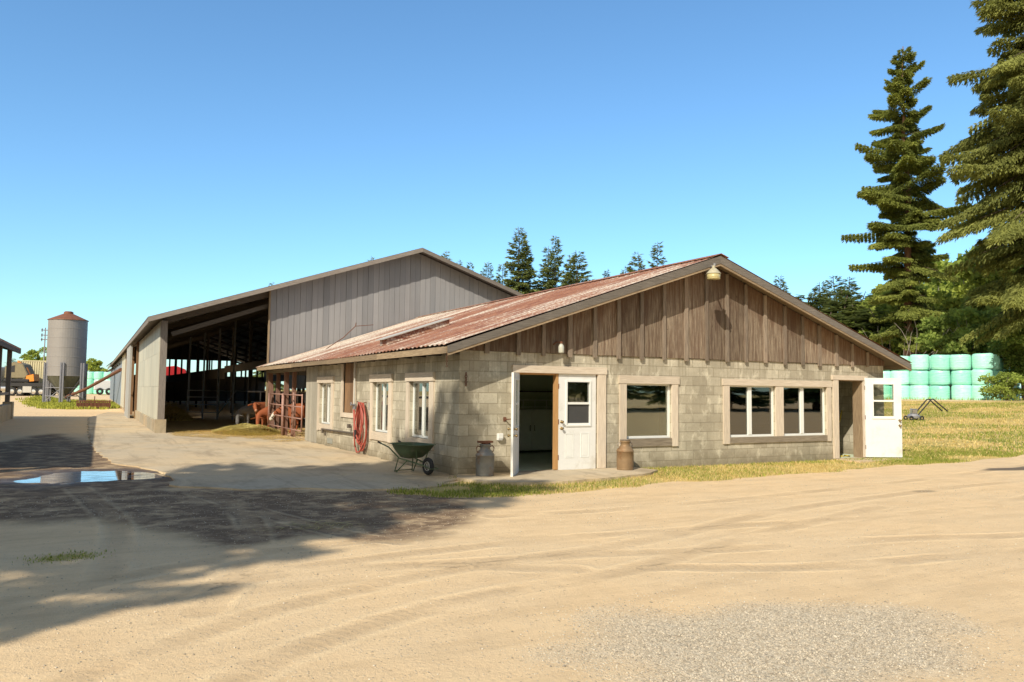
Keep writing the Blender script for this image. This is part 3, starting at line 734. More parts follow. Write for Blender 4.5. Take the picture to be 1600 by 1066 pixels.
# double door
df = MB(); df.box(1.12, 3.34, -.05, 0, 1.975, 2.12, grain=True); df.box(3.12, 3.32, -.04, 0, .06, 1.972, grain=True); df.box(1.13, 1.25, -.04, 0, .06, 1.972, grain=True)
link_each('door_trim', df, M['trim'], mh_)
dj = MB(); dj.box(2.13, 2.185, .0, .12, .06, 1.97, grain=True); dj.box(1.25, 3.12, .02, .12, 1.94, 1.998, grain=True); dj.box(1.25, 1.28, .01, .19, .06, 1.94, grain=True); dj.box(3.09, 3.12, .06, .19, .06, 1.94, grain=True)
link_each('door_jamb', dj, M['jamb'], mh_)
th = MB(); th.box(1.25, 3.12, -.02, .2, .0, .045); link('threshold', th, M['kerb'], mh_)
def leaf(hinge, rot, w, h, fx, fz, bar, panels, knob, kz, lower, label):
    m = MB(); m.panel(1, 0, w, 0, h, -.021, .021, [(fx[0], fx[1], fz[0], fz[1])])
    d = link('door', m, M['white'], mh_, loc=hinge, rot=(0,0,rot), label=label)
    f = MB(); e = .035
    for s in (-1, 1):
        a, b = (-.040, -.0215) if s < 0 else (.0215, .040)
        f.box(fx[0]-e, fx[1]+e, a, b, fz[1], fz[1]+e); f.box(fx[0]-e, fx[1]+e, a, b, fz[0]-e, fz[0])
        f.box(fx[0]-e, fx[0], a, b, fz[0], fz[1]); f.box(fx[1], fx[1]+e, a, b, fz[0], fz[1])
    f.box(fx[0], fx[1], -.030, .030, bar-.022, bar+.022)
    f.box(fx[0], fx[1], -.019, .019, fz[0], fz[0]+.03)
    for a, b, c, e2 in panels:
        for q in ((a, b, c, c+.014), (a, b, e2-.014, e2), (a, a+.014, c+.014, e2-.014), (b-.014, b, c+.014, e2-.014)): f.box(q[0], q[1], -.028, -.0215, q[2], q[3])
        f.box(a+.035, b-.035, -.026, -.0215, c+.035, e2-.035)
    link('frame', f, M['vinyl'], d, loc=(0,0,0))
    g = MB(); g.box(fx[0], fx[1], .004, .008, bar+.022, fz[1])
    if not lower: g.box(fx[0], fx[1], .004, .008, fz[0]+.03, bar-.022)
    link('pane', g, M['glassclear'], d, loc=(0,0,0))
    if lower:
        g = MB(); g.box(fx[0], fx[1], .0, .004, fz[0]+.03, bar-.022); link('screen', g, M['screen'], d, loc=(0,0,0))
    k = MB()
    for z in kz:
        for s in (-1, 1):
            k.lathe([(.0,0),(.03,.002),(.03,.008),(.012,.012),(.012,.035),(.027,.045),(.028,.062),(.018,.072),(0,.074)], (0,0,0), 14)
            n = 14*9; base = len(k.v)-n
            for q in range(base, len(k.v)):
                x_, y_, z_ = k.v[q]; k.v[q] = (knob + x_, s*(.021+z_), z + y_)
    link_each('handle', k, M['brass'], d, loc=(0,0,0), smooth=True)
    hg = MB()
    for z in (.25, h/2, h-.25): hg.tube([(0,-.022,z-.05),(0,-.022,z+.05)], .009, 8)
    link_each('hinge', hg, M['rust'], d, loc=(0,0,0)); return d
leaf((3.10,.02,.055), math.pi, .9, 1.9, (.16,.69), (.93,1.76), 1.33, [], .84, (.80,.93), True, None) if False else None
leaf((1.235,-.06,.035), math.atan2(-.67,-.49), .86, 1.92, (.2,.66), (.90,1.78), 1.34, [], .79, (.88,.76), False, 'left door leaf swung outward, seen edge on')
leaf((2.19,.02,.05), 0, .90, 1.92, (.20,.74), (.90,1.76), 1.33, [(.16,.36,.24,.73),(.53,.73,.24,.73)], .065, (.83,.96), True, 'closed white door leaf with two small panels')
df = MB(); df.box(10.14, 11.44, -.05, 0, 1.985, 2.10, grain=True); df.box(10.18, 10.36, -.04, 0, .04, 1.982, grain=True); df.box(11.28, 11.36, -.03, 0, .04, 1.982, grain=True)
link_each('door_trim', df, M['trim'], mh_)
dj = MB(); dj.box(11.245, 11.28, .0, .26, .03, 1.96, grain=True); dj.box(10.36, 10.39, .0, .22, .03, 1.96, grain=True); dj.box(10.36, 11.28, .02, .22, 1.96, 1.998, grain=True)
link_each('door_jamb', dj, M['fascia'], mh_)
leaf((11.31,-.05,.05), math.atan2(-.42,.80), .93, 2.0, (.21,.73), (1.0,1.84), 1.42, [], .87, (.93,.80), False, 'plain white door with a glazed top swung wide open')
th = MB(); th.box(10.2, 12.3, -.75, .18, -.04, .028); link('threshold', th, M['concrete'], mh_)
# vent / skylight on the roof and wire
sk = MB(); 
def onroof(x, y, h): return (x, y, roofz(x)+.03+h)
a, b = (.5, 4.3), (.5, 5.3)
sk._add([onroof(.35,5.0,.02),onroof(2.0,5.0,.02),onroof(2.0,5.55,.02),onroof(.35,5.55,.02),onroof(.35,5.0,.17),onroof(2.0,5.0,.17),onroof(2.0,5.55,.17),onroof(.35,5.55,.17)], [(0,3,2,1),(4,5,6,7),(0,1,5,4),(1,2,6,5),(2,3,7,6),(3,0,4,7)], 0, .8)
vent = link('roof_vent', sk, M['roofrust'], mh_)
sk = MB(); sk._add([onroof(.25,4.94,.175),onroof(2.1,4.94,.175),onroof(2.1,5.61,.175),onroof(.25,5.61,.175),onroof(.25,4.94,.2),onroof(2.1,4.94,.2),onroof(2.1,5.61,.2),onroof(.25,5.61,.2)], [(0,3,2,1),(4,5,6,7),(0,1,5,4),(1,2,6,5),(2,3,7,6),(3,0,4,7)], 0, .95)
link('vent_cover', sk, M['postwhite'], vent)
wr = MB(); wr.tube([onroof(1.2,13.8,0), onroof(1.9,14.0,.22), onroof(2.4,14.2,.5), onroof(2.42,14.2,.62)], .015, 5); wr.tube([onroof(2.4,14.2,.5), onroof(3.1,14.3,.35)], .012, 5)
link('mast_hook', wr, M['rust'], mh_)
# pipes along the side wall
pp = MB(); pp.tube([(-.07,6.22,2.30),(-.07,6.22,1.35),(-.07,6.22,1.05)], .022, 8); link('water_pipe', pp, M['postwhite'], mh_)
pv = MB(); pv.tube([(-.07,6.22,1.25),(-.07,6.22,1.12)], .04, 8); pv.tube([(-.07,6.18,1.22),(-.16,6.18,1.24)], .018, 8); pv.ring((-.17,6.18,1.25), .04, .008, 0, 14, 5); pv.tube([(-.05,5.95,1.05),(-.05,5.95,1.32)], .012, 6); pv.tube([(-.05,5.1,1.12),(-.05,5.1,1.3)], .012, 6)
link_each('tap', pv, M['steel'], mh_)
pr = MB(); pr.tube([(-.06,9.3,.47),(-.06,6.25,.50)], .025, 8); pr.tube([(-.06,9.2,.47),(-.06,9.2,.36)], .03, 8); pr.tube([(-.06,8.9,.42),(-.06,8.9,.3)], .02, 8); pr.tube([(-.08,6.6,.62),(-.08,6.6,.72)], .05, 8)
link('pipe', pr, M['darkwood'], mh_)
vb = MB(); vb.box(-.02, .0, 8.35, 8.85, .10, .24); vb.box(-.02, .0, 1.75, 1.95, .36, .42); link_each('wall_vent', vb, M['interiordark'], mh_)
hk = MB()
for k in range(5): hk.ring((.13,-.02,1.93-k*.052), .022, .007, 1 if k % 2 else 0, 12, 5)
tag(link('iron_chain', hk, M['rust']), 'short rusty chain hanging on the block corner', 'chain')
ch = MB()
for k in range(6): ch.ring((-.44,-.40,2.26-k*.042), .016, .005, 1 if k % 2 else 0, 10, 5)
ch.tube([(-.44,-.40,2.30),(-.44,-.40,2.25)], .006, 5)
tag(link('iron_chain', ch, M['rust']), 'thin rusty chain dangling from the roof corner above the side wall', 'chain')
hb = MB(); hb.tube([(.97,-.01,1.07),(.97,-.11,1.07)], .012, 8); hb.tube([(.97,-.10,1.07),(1.10,-.12,1.08)], .01, 8); hb.box(.94, 1.0, -.012, 0, 1.03, 1.11); 
tag(link('door_hook', hb, M['rust']), 'small rusty iron hook on the wall left of the open door', 'hook')
ob = MB(); ob.box(.80,.90,-.07,0,.67,.80); ob.box(.795,.905,-.085,-.072,.70,.805)
tag(link('outlet_box', ob, M['white'], bevel=.008), 'small white electrical box on the block wall near the door', 'outlet')
# lamps
yl = thing('yard_lamp', 'beige yard light with a flared cap under the roof peak', 'lamp', (5.62,-.75,4.02))
c = MB(); c.lathe([(.0,.335),(.035,.33),(.04,.27),(.06,.262),(.085,.24),(.10,.225),(.175,.135),(.18,.128),(.17,.122),(.0,.122)], (5.62,-.75,4.02), 28); link('lamp_housing', c, M['lampbeige'], yl, smooth=False)
c = MB(); c.lathe([(.148,0),(.155,.005),(.165,.118),(.0,.119)], (5.62,-.75,4.02), 28); c.lathe([(.158,-.004),(.158,.012),(.150,.012)], (5.62,-.75,4.02), 28); link('lamp_shade', c, plain('shadeglass', (.50,.43,.21), .35, var=.15, scale=20), yl, smooth=True)
c = MB(); c.tube([(5.62,-.75,4.30),(5.68,-.62,4.36),(5.86,-.30,4.34),(6.0,-.05,4.25)], .022, 8); link('arm', c, M['steel'], yl)
c = MB(); c.lathe([(.03,0),(.035,.05),(.02,.06)], (5.64,-.76,4.345), 12); link('photocell', c, M['galv'], yl)
yl.scale = (.88,.88,.88); yl.location = (5.66,-.70,4.07)
ji = thing('jar_light', 'clear glass jar light fixture on a bracket above the double door', 'lamp', (2.12,-.2,2.36))
c = MB(); c.lathe([(0,0),(.05,.005),(.058,.03),(.058,.13),(.045,.165),(.025,.185),(.025,.2)], (2.12,-.2,2.37), 16); link('glass_jar', c, plain('jarglass', (.55,.55,.48), .15, var=.2), ji, smooth=True)
c = MB(); c.lathe([(.032,.195),(.032,.23),(.0,.24)], (2.12,-.2,2.37), 12); c.tube([(2.12,-.2,2.58),(2.06,-.12,2.6),(2.04,-.03,2.55)], .014, 6); link('bracket', c, M['rust'], ji)
# ------------------------------------------------------------------ things by the milk house
def milk_can(x, y, mat, matlid, label, closed, z=.055, rz=0):
    t = thing('milk_can', label, 'milk can', (x,y,z), 'old milk cans beside the door')
    b = MB(); b.lathe([(0,0),(.165,0),(.170,.015),(.165,.03),(.168,.05),(.172,.20),(.168,.36),(.176,.365),(.176,.385),(.168,.39),(.160,.41),(.125,.455),(.098,.48),(.092,.50),(.092,.545),(.108,.56),(.112,.575),(.10,.58),(.09,.565)], (x,y,z), 28)
    link('body', b, mat, t, smooth=True)
    h = MB()
    for s in (-1, 1):
        h.tube([(x+s*.10,y,z+.53),(x+s*.15,y,z+.545),(x+s*.185,y,z+.50),(x+s*.165,y,z+.44),(x+s*.135,y,z+.43)], .010, 6)
    link_each('handle', h, matlid, t)
    l = MB()
    if closed: l.box(x-.13, x+.13, y-.07, y+.07, z+.60, z+.635); l.box(x-.04, x+.10, y-.02, y+.02, z+.52, z+.60); l.lathe([(.0,.58),(.07,.58),(.07,.60),(0,.60)], (x,y,z), 16)
    else: l.lathe([(0,.565),(.085,.565),(.10,.59),(.105,.60),(.10,.605),(0,.59)], (x,y,z), 20)
    link('lid', l, matlid, t)
milk_can(.37, -.38, M['canblue'], M['rust'], 'dull grey milk can with rusty lid at the left of the double door', True)
milk_can(3.50, -.45, M['cantan'], M['rustsilver'], 'tan rusty open topped milk can at the right of the double door', False)

# hose coil
hs = MB(); r = random.Random(5); pts = []
for k in range(6):
    a0 = 0
    wy = .27 + r.uniform(-.07,.06); top = 1.30 - r.uniform(0,.03); bot = .08 + k*.055 + r.uniform(-.03,.06); cy = 5.45 + r.uniform(-.05,.05); xo = -.06-.028*k
    loop = []
    for j in range(29):
        a = 2*math.pi*j/28; zz = (top+bot)/2 + (top-bot)/2*math.cos(a); sq = 1.0 - .55*max(0, math.cos(a))**2
        loop.append((xo + .012*math.sin(3*a+k), cy + wy*math.sin(a)*sq, zz))
    hs.tube(loop, .0185, 8, cap=False)
hs.tube([(-.09,6.2,1.10),(-.10,6.12,.9),(-.10,6.08,.55),(-.11,5.98,.25),(-.13,5.75,.06),(-.13,5.5,.09),(-.12,5.3,.3)], .0185, 8)
hs.tube([(-.1,6.12,1.10),(-.12,6.02,.85),(-.13,5.98,.5),(-.15,5.85,.2)], .0185, 8)
hc = thing('red_hose', 'coiled red rubber hose hanging on the side wall', 'hose', (-.1,5.45,0))
link('hose_coil', hs, M['hose'], hc, smooth=True)
nz_ = MB(); nz_.tube([(-.22,5.62,.62),(-.22,5.60,.45)], .028, 10); nz_.tube([(-.22,5.60,.46),(-.22,5.59,.40)], .014, 8); link('nozzle', nz_, M['black'], hc)
hk = MB(); hk.tube([(0,5.45,1.30),(-.2,5.45,1.27),(-.24,5.45,1.33)], .012, 6); link('hook', hk, M['rust'], hc)

# wheelbarrow: front (wheel) towards the camera right
wb = thing('wheelbarrow', 'dark green wheelbarrow parked against the side wall under the window', 'wheelbarrow', (0,0,0))
OFF[wb.name] = None
def wbl(name, g, mat, smooth=False, bevel=0, par=None): return link(name, g, mat, par or wb, smooth=smooth, loc=(0,0,0), bevel=bevel)
# local: +X = travel direction (wheel in front), tray centre above origin
tr = MB()
rings = [(.30,.16,-.12,.235),(.36,.21,-.06,.29),(.52,.28,.08,.40),(.60,.33,.14,.47)]
def trayring(lx0, lx1, w, z, n=32):
    out = []
    for k in range(n):
        a = 2*math.pi*k/n; c, s_ = math.cos(a), math.sin(a)
        px = (abs(c)**.55)*(1 if c > 0 else -1); py = (abs(s_)**.6)*(1 if s_ > 0 else -1)
        out.append(((lx0+lx1)/2 + px*(lx1-lx0)/2, py*w, z))
    return out
R_ = [trayring(-.18,.10,.14,.34), trayring(-.28,.20,.21,.36), trayring(-.45,.42,.30,.52), trayring(-.55,.56,.355,.66), trayring(-.57,.58,.375,.665), trayring(-.57,.58,.375,.65)]
R2 = [trayring(-.54,.55,.345,.655), trayring(-.44,.40,.285,.53), trayring(-.27,.19,.20,.375)]
n = 32; allr = R_ + R2; vs = [p for r_ in allr for p in r_]; fs = []
for i in range(len(allr)-1):
    for k in range(n): fs.append((i*n+k, i*n+(k+1)%n, (i+1)*n+(k+1)%n, (i+1)*n+k))
fs.append(tuple(range(n-1,-1,-1))); fs.append(tuple((len(allr)-1)*n+k for k in range(n)))
tr._add(vs, fs); wbl('tray', tr, M['green'], smooth=True)
fr_ = MB()
for s in (-1, 1):
    fr_.tube([(-.95,s*.28,.64),(-.60,s*.26,.56),(-.25,s*.20,.33),(.15,s*.13,.27),(.62,s*.07,.20)], .016, 8)
    fr_.tube([(-.28,s*.20,.33),(-.36,s*.24,.02),(-.30,s*.23,.015),(-.0,s*.14,.29)], .013, 8)
    fr_.tube([(.32,s*.10,.26),(.40,s*.17,.55)], .014, 8)
fr_.tube([(-.36,-.24,.04),(-.36,.24,.04)], .010, 6); fr_.tube([(.62,-.09,.20),(.62,.09,.20)], .012, 8)
fr_.tube([(.62,-.09,.2),(.86,-.10,.16),(.86,.10,.16),(.62,.09,.2)], .010, 6)
wbl('frame', fr_, M['green'])
gp = MB()
for s in (-1, 1): gp.tube([(-1.02,s*.285,.66),(-.90,s*.275,.63)], .022, 8)
link_each('grip', gp, M['black'], wb, loc=(0,0,0))
wh = MB(); wh.ring((.62,0,.20), .145, .050, 1, 28, 10); tyre = wbl('wheel', wh, M['rubber'], smooth=True)
rm = MB(); 
for s in (-1,1): rm.ring((.62,s*.028,.20), .095, .010, 1, 24, 6); rm.lathe([(.0,0),(.03,.0),(.03,.05),(0,.05)], (0,0,0), 10)
rm.tube([(.62,-.05,.2),(.62,.05,.2)], .028, 10)
for k in range(5):
    a = 2*math.pi*k/5; rm.tube([(.62,0,.2),(.62+.09*math.cos(a),0,.2+.09*math.sin(a))], .012, 6)
# drop the two stray hub discs at the origin into the hub
rm.v = [(x,y,z) if (abs(x) > .2) else (.62+x, z-.025, .2+y) for x,y,z in rm.v]
wbl('rim', rm, M['postwhite'], par=tyre)
wb.location = (-.60, .78, .03); wb.rotation_euler = (0,0,math.atan2(-1.25,.28)); wb.scale = (.84,.84,.84)

# inside the milk house
cb = thing('white_cabinet', 'white dairy cabinet inside the dark doorway', 'cabinet', (4.2,4.6,.03))
c = MB(); c.box(3.35,4.05,4.3,4.95,.1,1.15); c.box(4.06,5.2,4.3,4.95,.1,1.15); link_each('body', c, M['cabinet'], cb, bevel=.01)
c = MB(); c.box(3.37,4.03,4.28,4.298,.14,1.12); c.box(4.08,4.6,4.28,4.298,.14,1.12); link_each('door', c, M['cabinet'], cb)
c = MB(); c.box(3.98,4.0,4.25,4.278,.6,.75); c.box(4.11,4.13,4.25,4.278,.6,.75); link_each('handle', c, M['chrome'], cb)
rk = MB()
for z in (1.2, 1.38): rk.box(3.5,4.9,4.4,4.8,z,z+.015)
for xx in (3.5,3.85,4.2,4.55,4.9): rk.box(xx,xx+.015,4.4,4.42,1.165,1.39)
tag(link('wire_rack', rk, M['cabinet']), 'pale wire rack standing on the white cabinet inside', 'rack')
sh = MB(); sh.box(2.6,5.0,4.65,4.98,1.60,1.63); tag(link('wall_shelf', sh, M['darkwood']), 'dark wall shelf at the back of the milk room', 'shelf')
for i,(xx,w,h,lb) in enumerate([(2.9,.3,.22,'black round bundle on the left end of the inside shelf'),(3.3,.34,.26,'larger black bundle in the middle of the inside shelf')]):
    b = MB(); b.lathe([(0,0),(w*.5,.02),(w*.55,h*.5),(w*.4,h*.85),(w*.15,h),(0,h)], (xx,4.8,1.63), 12, 1, .6); tag(link('storage_bundle', b, M['black'], smooth=True), lb, 'bundle')
yp = MB(); yp.tube([(11.2,1.2,.03),(11.2,1.2,2.3)], .025, 8); yp.tube([(10.9,1.2,1.55),(11.7,1.2,1.55)], .02, 8); tag(link('white_pipe', yp, M['postwhite']), 'thin white pipe standing inside the right doorway', 'pipe')
yh = MB(); yh.tube([(11.75,1.0,1.2),(11.65,1.0,.9),(11.4,1.0,.65),(11.0,1.0,.52),(10.6,.95,.40),(10.5,.7,.1),(10.6,.5,.05),(10.9,.35,.05),(11.15,.3,.05),(11.2,.5,.05)], .018, 8); yh.v += []
tag(link('yellow_hose', yh, M['yellow'], smooth=True), 'yellow hose hanging inside the right doorway', 'hose')

# ------------------------------------------------------------------ open pen between milk house and barn
pn = thing('cattle_pen', 'weathered timber posts and beam carrying the roof over the cattle pen', 'pen', (0,14,0))
c = MB(); c.bar((-.02,16.75,2.2),(.05,16.45,.0), .15,.15); c.box(.18,.30,16.5,16.66,0,2.2, grain=True); link_each('post', c, M['redwood'], pn, label='slightly leaning double post')
c = MB(); c.box(-.07,.07,14.1,14.25,0,2.2, grain=True); c.box(.16,.28,13.9,14.04,0,2.2, grain=True); link_each('post', c, M['redwood'], pn)
c = MB(); c.box(-.06,.06,11.4,17.0,2.2,2.34, grain=True); link('beam', c, M['greywood'], pn)
c = MB(); c.box(5.5,5.65,14,14.15,0,3.9, grain=True); c.box(9,9.15,14,14.15,0,3.2, grain=True); link_each('inner_post', c, M['darkwood'], pn)
gt_ = thing('steel_gate', 'rusty red tubular steel gate across the cattle pen', 'gate', (-.1,14,0))
c = MB()
for z in (.30,.68,1.05,1.42):
    c.tube([(-.11,11.45,z),(-.11,14.1,z+.01)], .021, 8); c.tube([(-.11,14.2,z+.01),(-.10,16.4,z+.02)], .021, 8)
link_each('rail', c, M['gatesteel'], gt_, smooth=True)
c = MB()
for yy in (11.46, 14.08, 14.24, 16.42): c.tube([(-.11,yy,.06 if yy==14.08 else .28),(-.11,yy,1.46)], .024 if yy != 14.08 else .04, 8)
c.tube([(.12,13.55,.28),(.12,13.55,1.5)], .03, 8)
link_each('upright', c, M['gatesteel'], gt_, smooth=True)

# ------------------------------------------------------------------ the long barn
BC = (-3.80, 17.2); th_ = .0124
bn = thing('barn', 'long grey metal clad cattle barn with one open front bay', 'barn', (0,0,0)); OFF[bn.name] = (0,0,0)
def wx(y): return BC[0] + th_*(y-BC[1])
BE, BZ = 4.02, 7.42; BRX = 5.9; ex0 = -4.25; BSL = (BZ-BE)/(BRX-ex0)
def bz(x): return BE + (x-ex0)*BSL if x < BRX else BZ - (x-BRX)*BSL
L_ = 80.0
# left wall, in sections
def sect(mb, y0, y1, z0, z1, out=0.0, thick=.1, **k):
    v = []
    for y in (y0, y1):
        x = wx(y) - out
        v += [(x,y,z0),(x+thick,y,z0),(x+thick,y,z1),(x,y,z1)]
    mb._add(v, [(0,1,2,3),(7,6,5,4),(0,4,5,1),(1,5,6,2),(2,6,7,3),(3,7,4,0)], **k)
c = MB(); y = 17.25
while y < 31.5:
    for z in (.46, 1.66, 2.86):
        sect(c, y, min(y+.93, 31.5), z, min(z+1.195, 3.98), .0)
    y += .935
link('wall', c, M['cladlight'], bn, label='pale sheet metal side wall nearest the camera')
c = MB(); sect(c, 17.22, 33.0, -.05, .455, .06, .2); sect(c, 46, 97, -.05, .3, .05, .2); link_each('kerb', c, M['kerb'], bn)
c = MB()
for yy in (32.2, 33.4, 34.6, 35.8): sect(c, yy, yy+1.1, .0, 3.98, .38)
link_each('sliding_door', c, M['postwhite'], bn, label='pale sliding door panel standing proud of the wall')
c = MB()
for yy in (31.8, 38.5, 39.9, 41.5, 43.2, 45.0, 46.0, 53.0): sect(c, yy, yy+.22, 0, 3.98, .10, .2)
sect(c, 38, 46.2, 3.3, 3.5, .05, .1); sect(c, 38, 46.2, 1.2, 1.4, .05, .1)
link_each('wall_post', c, M['boarding'], bn)
c = MB(); y = 46.4
while y < 52.8: sect(c, y, y+1.55, .25, 3.98, .14); y += 1.6
link('wall', c, M['cladlight'], bn)
c = MB(); y = 53.3
while y < 96.9: sect(c, y, y+1.75, .25, 3.98, .06); y += 1.8
link('wall', c, M['cladblue'], bn, label='bluish far stretch of the side wall')
# front cladding right of the open bay
c = MB(); x = .0; k = 0
while x < 15.7:
    x2 = min(x+.225, 15.7); za = 2.15
    P = [(x+.004, za), (x2-.004, za), (x2-.004, bz(x2)-.06)]
    if x < BRX < x2: P.append((BRX, bz(BRX)-.06))
    P.append((x+.004, bz(x)-.06)); c.prism(P, 1, 17.2+(0 if k % 2 else .012), 17.26)
    x = x2; k += 1
link('gable_cladding', c, M['clad'], bn)
c = MB(); c.box(-.06,.0,17.17,17.27,0,5.35, grain=True); link('corner_trim', c, M['fascia'], bn)
c = MB(); c.box(BC[0]+.02, BC[0]+.24, 17.16, 17.36, .5, 4.0, grain=True); link('corner_post', c, M['greywood'], bn)
c = MB(); c.box(BC[0]-.05, BC[0]+.30, 17.1, 17.5, -.03, .497); link('post_footing', c, M['kerb'], bn)
# roof, both slopes, skewed with the left wall
def slope(xa, xb, d0, d1, ya, yb):
    m = MB(); v = []
    for y in (ya, yb):
        sh_ = th_*(y-17.2) if xa < 0 else 0
        a = xa + sh_; v += [(a, y, bz(xa)+d0), (xb, y, bz(xb)+d0), (xb, y, bz(xb)+d1), (a, y, bz(xa)+d1)]
    m._add(v, [(0,1,2,3),(7,6,5,4),(0,4,5,1),(1,5,6,2),(2,6,7,3),(3,7,4,0)], 0, .4); return m
m = slope(ex0, BRX, .0, .05, 16.6, 97.4); m2 = slope(BRX, 16.1, .0, .05, 16.6, 97.4)
link('roof', m, M['barnroof'], bn); link('roof', m2, M['barnroof'], bn)
c = MB()
for a, b in ((ex0, BRX), (16.1, BRX)):
    c.prism([(a, bz(a)-.13), (b, bz(b)-.13), (b, bz(b)+.03), (a, bz(a)+.03)], 1, 16.56, 16.598, grain_axis=0)
link_each('barge_board', c, M['greywood'], bn)
c = MB(); sect(c, 16.6, 97.3, BE-.16, BE-.003, .44, .035); link('fascia_board', c, M['greywood'], bn)
c = MB(); c.box(-1.0+0,-.6,16.62,17.1,5.02,5.10); link('bird_nest', c, M['darkwood'], bn) if False else None
# interior frame
c = MB()
for yy in np.arange(17.4, 97, 6.1):
    c.bar((wx(yy)+.1, yy, bz(-3.6)-.22), (BRX, yy, BZ-.2), .08, .24); c.bar((15.6, yy, bz(15.6)-.22), (BRX, yy, BZ-.2), .08, .24)
    c.bar((-3.4, yy+.1, 3.55), (3.0, yy+.1, 5.9), .07, .16)
link_each('rafter', c, M['darkwood'], bn)
c = MB()
for xx in np.arange(-3.4, 15.5, .95): c.box(xx, xx+.06, 17.4, 97, bz(xx)-.10, bz(xx)-.02, grain=True)
link_each('purlin', c, M['darkwood'], bn)
for xx in (2.6, 8.8):
    c = MB()
    for yy in np.arange(23.4, 97, 6.1): c.box(xx, xx+.16, yy, yy+.16, 0, bz(xx)-.3, grain=True)
    link_each('interior_post', c, M['darkwood'], bn)
c = MB()
c.box(15.6, 15.7, 17.3, 97, 0, 1.3); c.box(15.6, 15.7, 17.3, 97, 2.6, 4.2)
for yy in np.arange(17.3, 97, 2.4): c.box(15.58, 15.72, yy, yy+.15, 1.3, 2.6)
c.box(wx(97), 15.7, 97, 97.1, .0, 3.25)
xx = wx(97)
while xx < 15.6:
    top = bz(xx)-.05
    c.box(xx, xx+.2, 96.95, 97.12, 3.2, top); xx += random.choice((.55,.62,.7,1.15)) if xx < 3 else 1.35
xx = wx(97)
while xx < 15.6:
    if bz(xx) > 5.5: c.box(xx, xx+1.0, 97.0, 97.05, 5.3, bz(xx)-.04)
    xx += 1.0
link('rear_wall', c, M['darkwood'], bn)
c = MB(); c.box(2.5, 2.62, 44, 96, 2.3, 3.05, grain=True); c.box(2.4, 2.5, 26, 43.5, 2.7, 3.15, grain=True); link_each('loft_beam', c, M['darkwood'], bn)
c = MB()
for xx, yy in ((-1.0,33),(-.45,31.5),(.15,30.5),(.75,29.5)): c.tube([(xx,yy,.0),(xx,yy,bz(xx)-.3)], .05, 8)
link_each('steel_column', c, M['steel'], bn)
gate2 = thing('feed_gate', 'grey tubular gate between steel columns inside the barn', 'gate', (-.4,31,0))
c = MB()
for z in (.35,.75,1.15,1.5): c.tube([(-1.1,32.5,z),(.2,30.5,z)], .03, 6)
c.tube([(.2,30.5,.3),(.9,29.6,1.5)], .03, 6); c.tube([(-1.1,32.5,1.5),(12,30.5,1.45)], .03, 6)
link_each('rail', c, M['galv'], gate2)
c = MB()
for q in ((-1.1,32.5),(-.45,31.5),(.2,30.5)): c.tube([(q[0],q[1],.1),(q[0],q[1],1.55)], .028, 6)
link_each('upright', c, M['galv'], gate2)
fb = thing('feed_barrier', 'row of upright bars of the feed barrier inside the dark barn', 'barrier', (1,19,0))
c = MB()
for k in range(9): c.tube([(.2+k*.3, 19.6, .4),(.2+k*.3, 19.6, 1.5)], .022, 6)
c.tube([(-.3,19.6,1.5),(12,19.6,1.5)], .03, 6); link('bars', c, M['galv'], fb)
for (x0,x1,y_,z0,z1,lb) in [(1.6,3.5,21.5,1.65,2.55,'hanging faded blue tarpaulin seen through the open pen, nearest the barn bay'),(3.9,6.3,21.7,1.6,2.4,'hanging faded blue tarpaulin seen between the pen posts')]:
    c = MB(); n = 14; vs = []; fs = []
    for i in range(n+1):
        for j in range(2):
            vs.append((x0+(x1-x0)*i/n, y_+.08*math.sin(i*1.9), (z0+.04*math.sin(i*2.3)) if j == 0 else z1))
    for i in range(n): fs.append((i*2, i*2+2, i*2+3, i*2+1))
    c._add(vs, fs); tag(link('blue_tarpaulin', c, M['tarpblue']), lb, 'tarpaulin')
rt = thing('red_machine', 'red farm machine standing behind the far end of the barn', 'machine', (3,103,.3))
zz = float(ground_z(3, 103)[0])
c = MB(); c.prism([(1.0,2.6+zz),(6.5,2.6+zz),(6.3,4.1+zz),(5.0,4.6+zz),(2.0,4.2+zz),(1.2,3.4+zz)], 1, 101.5, 104); link('body', c, M['red'], rt, bevel=.08)
c = MB(); c.box(1.2,6.3,101.8,103.7,1.2+zz,2.6+zz); link('chassis', c, M['black'], rt)
for s in (2.0, 5.4):
    for q in (101.6, 103.7):
        c = MB(); c.ring((s,q,.75+zz), .5, .25, 1, 20, 8); link('wheel', c, M['rubber'], rt)
# ------------------------------------------------------------------ hay
def strands(name, pts, n_len, w, mats, label, cat, seed, group=None, flat=.5):
    r = np.random.default_rng(seed); n = len(pts)
    az = r.random(n)*2*np.pi; el = (r.random(n)-.3)*flat; L = n_len*(.5+r.random(n))
    d = np.stack([np.cos(az)*np.cos(el), np.sin(az)*np.cos(el), np.sin(el)], -1)*L[:,None]
    s = np.stack([-np.sin(az), np.cos(az), np.zeros(n)], -1)*w*(.6+.8*r.random(n))[:,None]
    P = np.asarray(pts); V = np.concatenate([P-s, P+s, P+d+s*.4, P+d-s*.4]); i = np.arange(n)
    F = np.stack([i, i+n, i+2*n, i+3*n], -1)
    o = link(name, np_mesh(name, V, F, mats, r.random(n)), None); tag(o, label, cat, group, 'stuff'); return o
def mound(cx, cy, rx, ry, h, n, seed):
    r = np.random.default_rng(seed); a = r.random(n)*2*np.pi; q = np.sqrt(r.random(n))
    x = cx+rx*q*np.cos(a); y = cy+ry*q*np.sin(a); z = h*np.clip(1-q**1.6, 0, 1)*(.65+.7*fbm(x, y, .5, seed)) + .02
    return np.stack([x, y, z], -1)
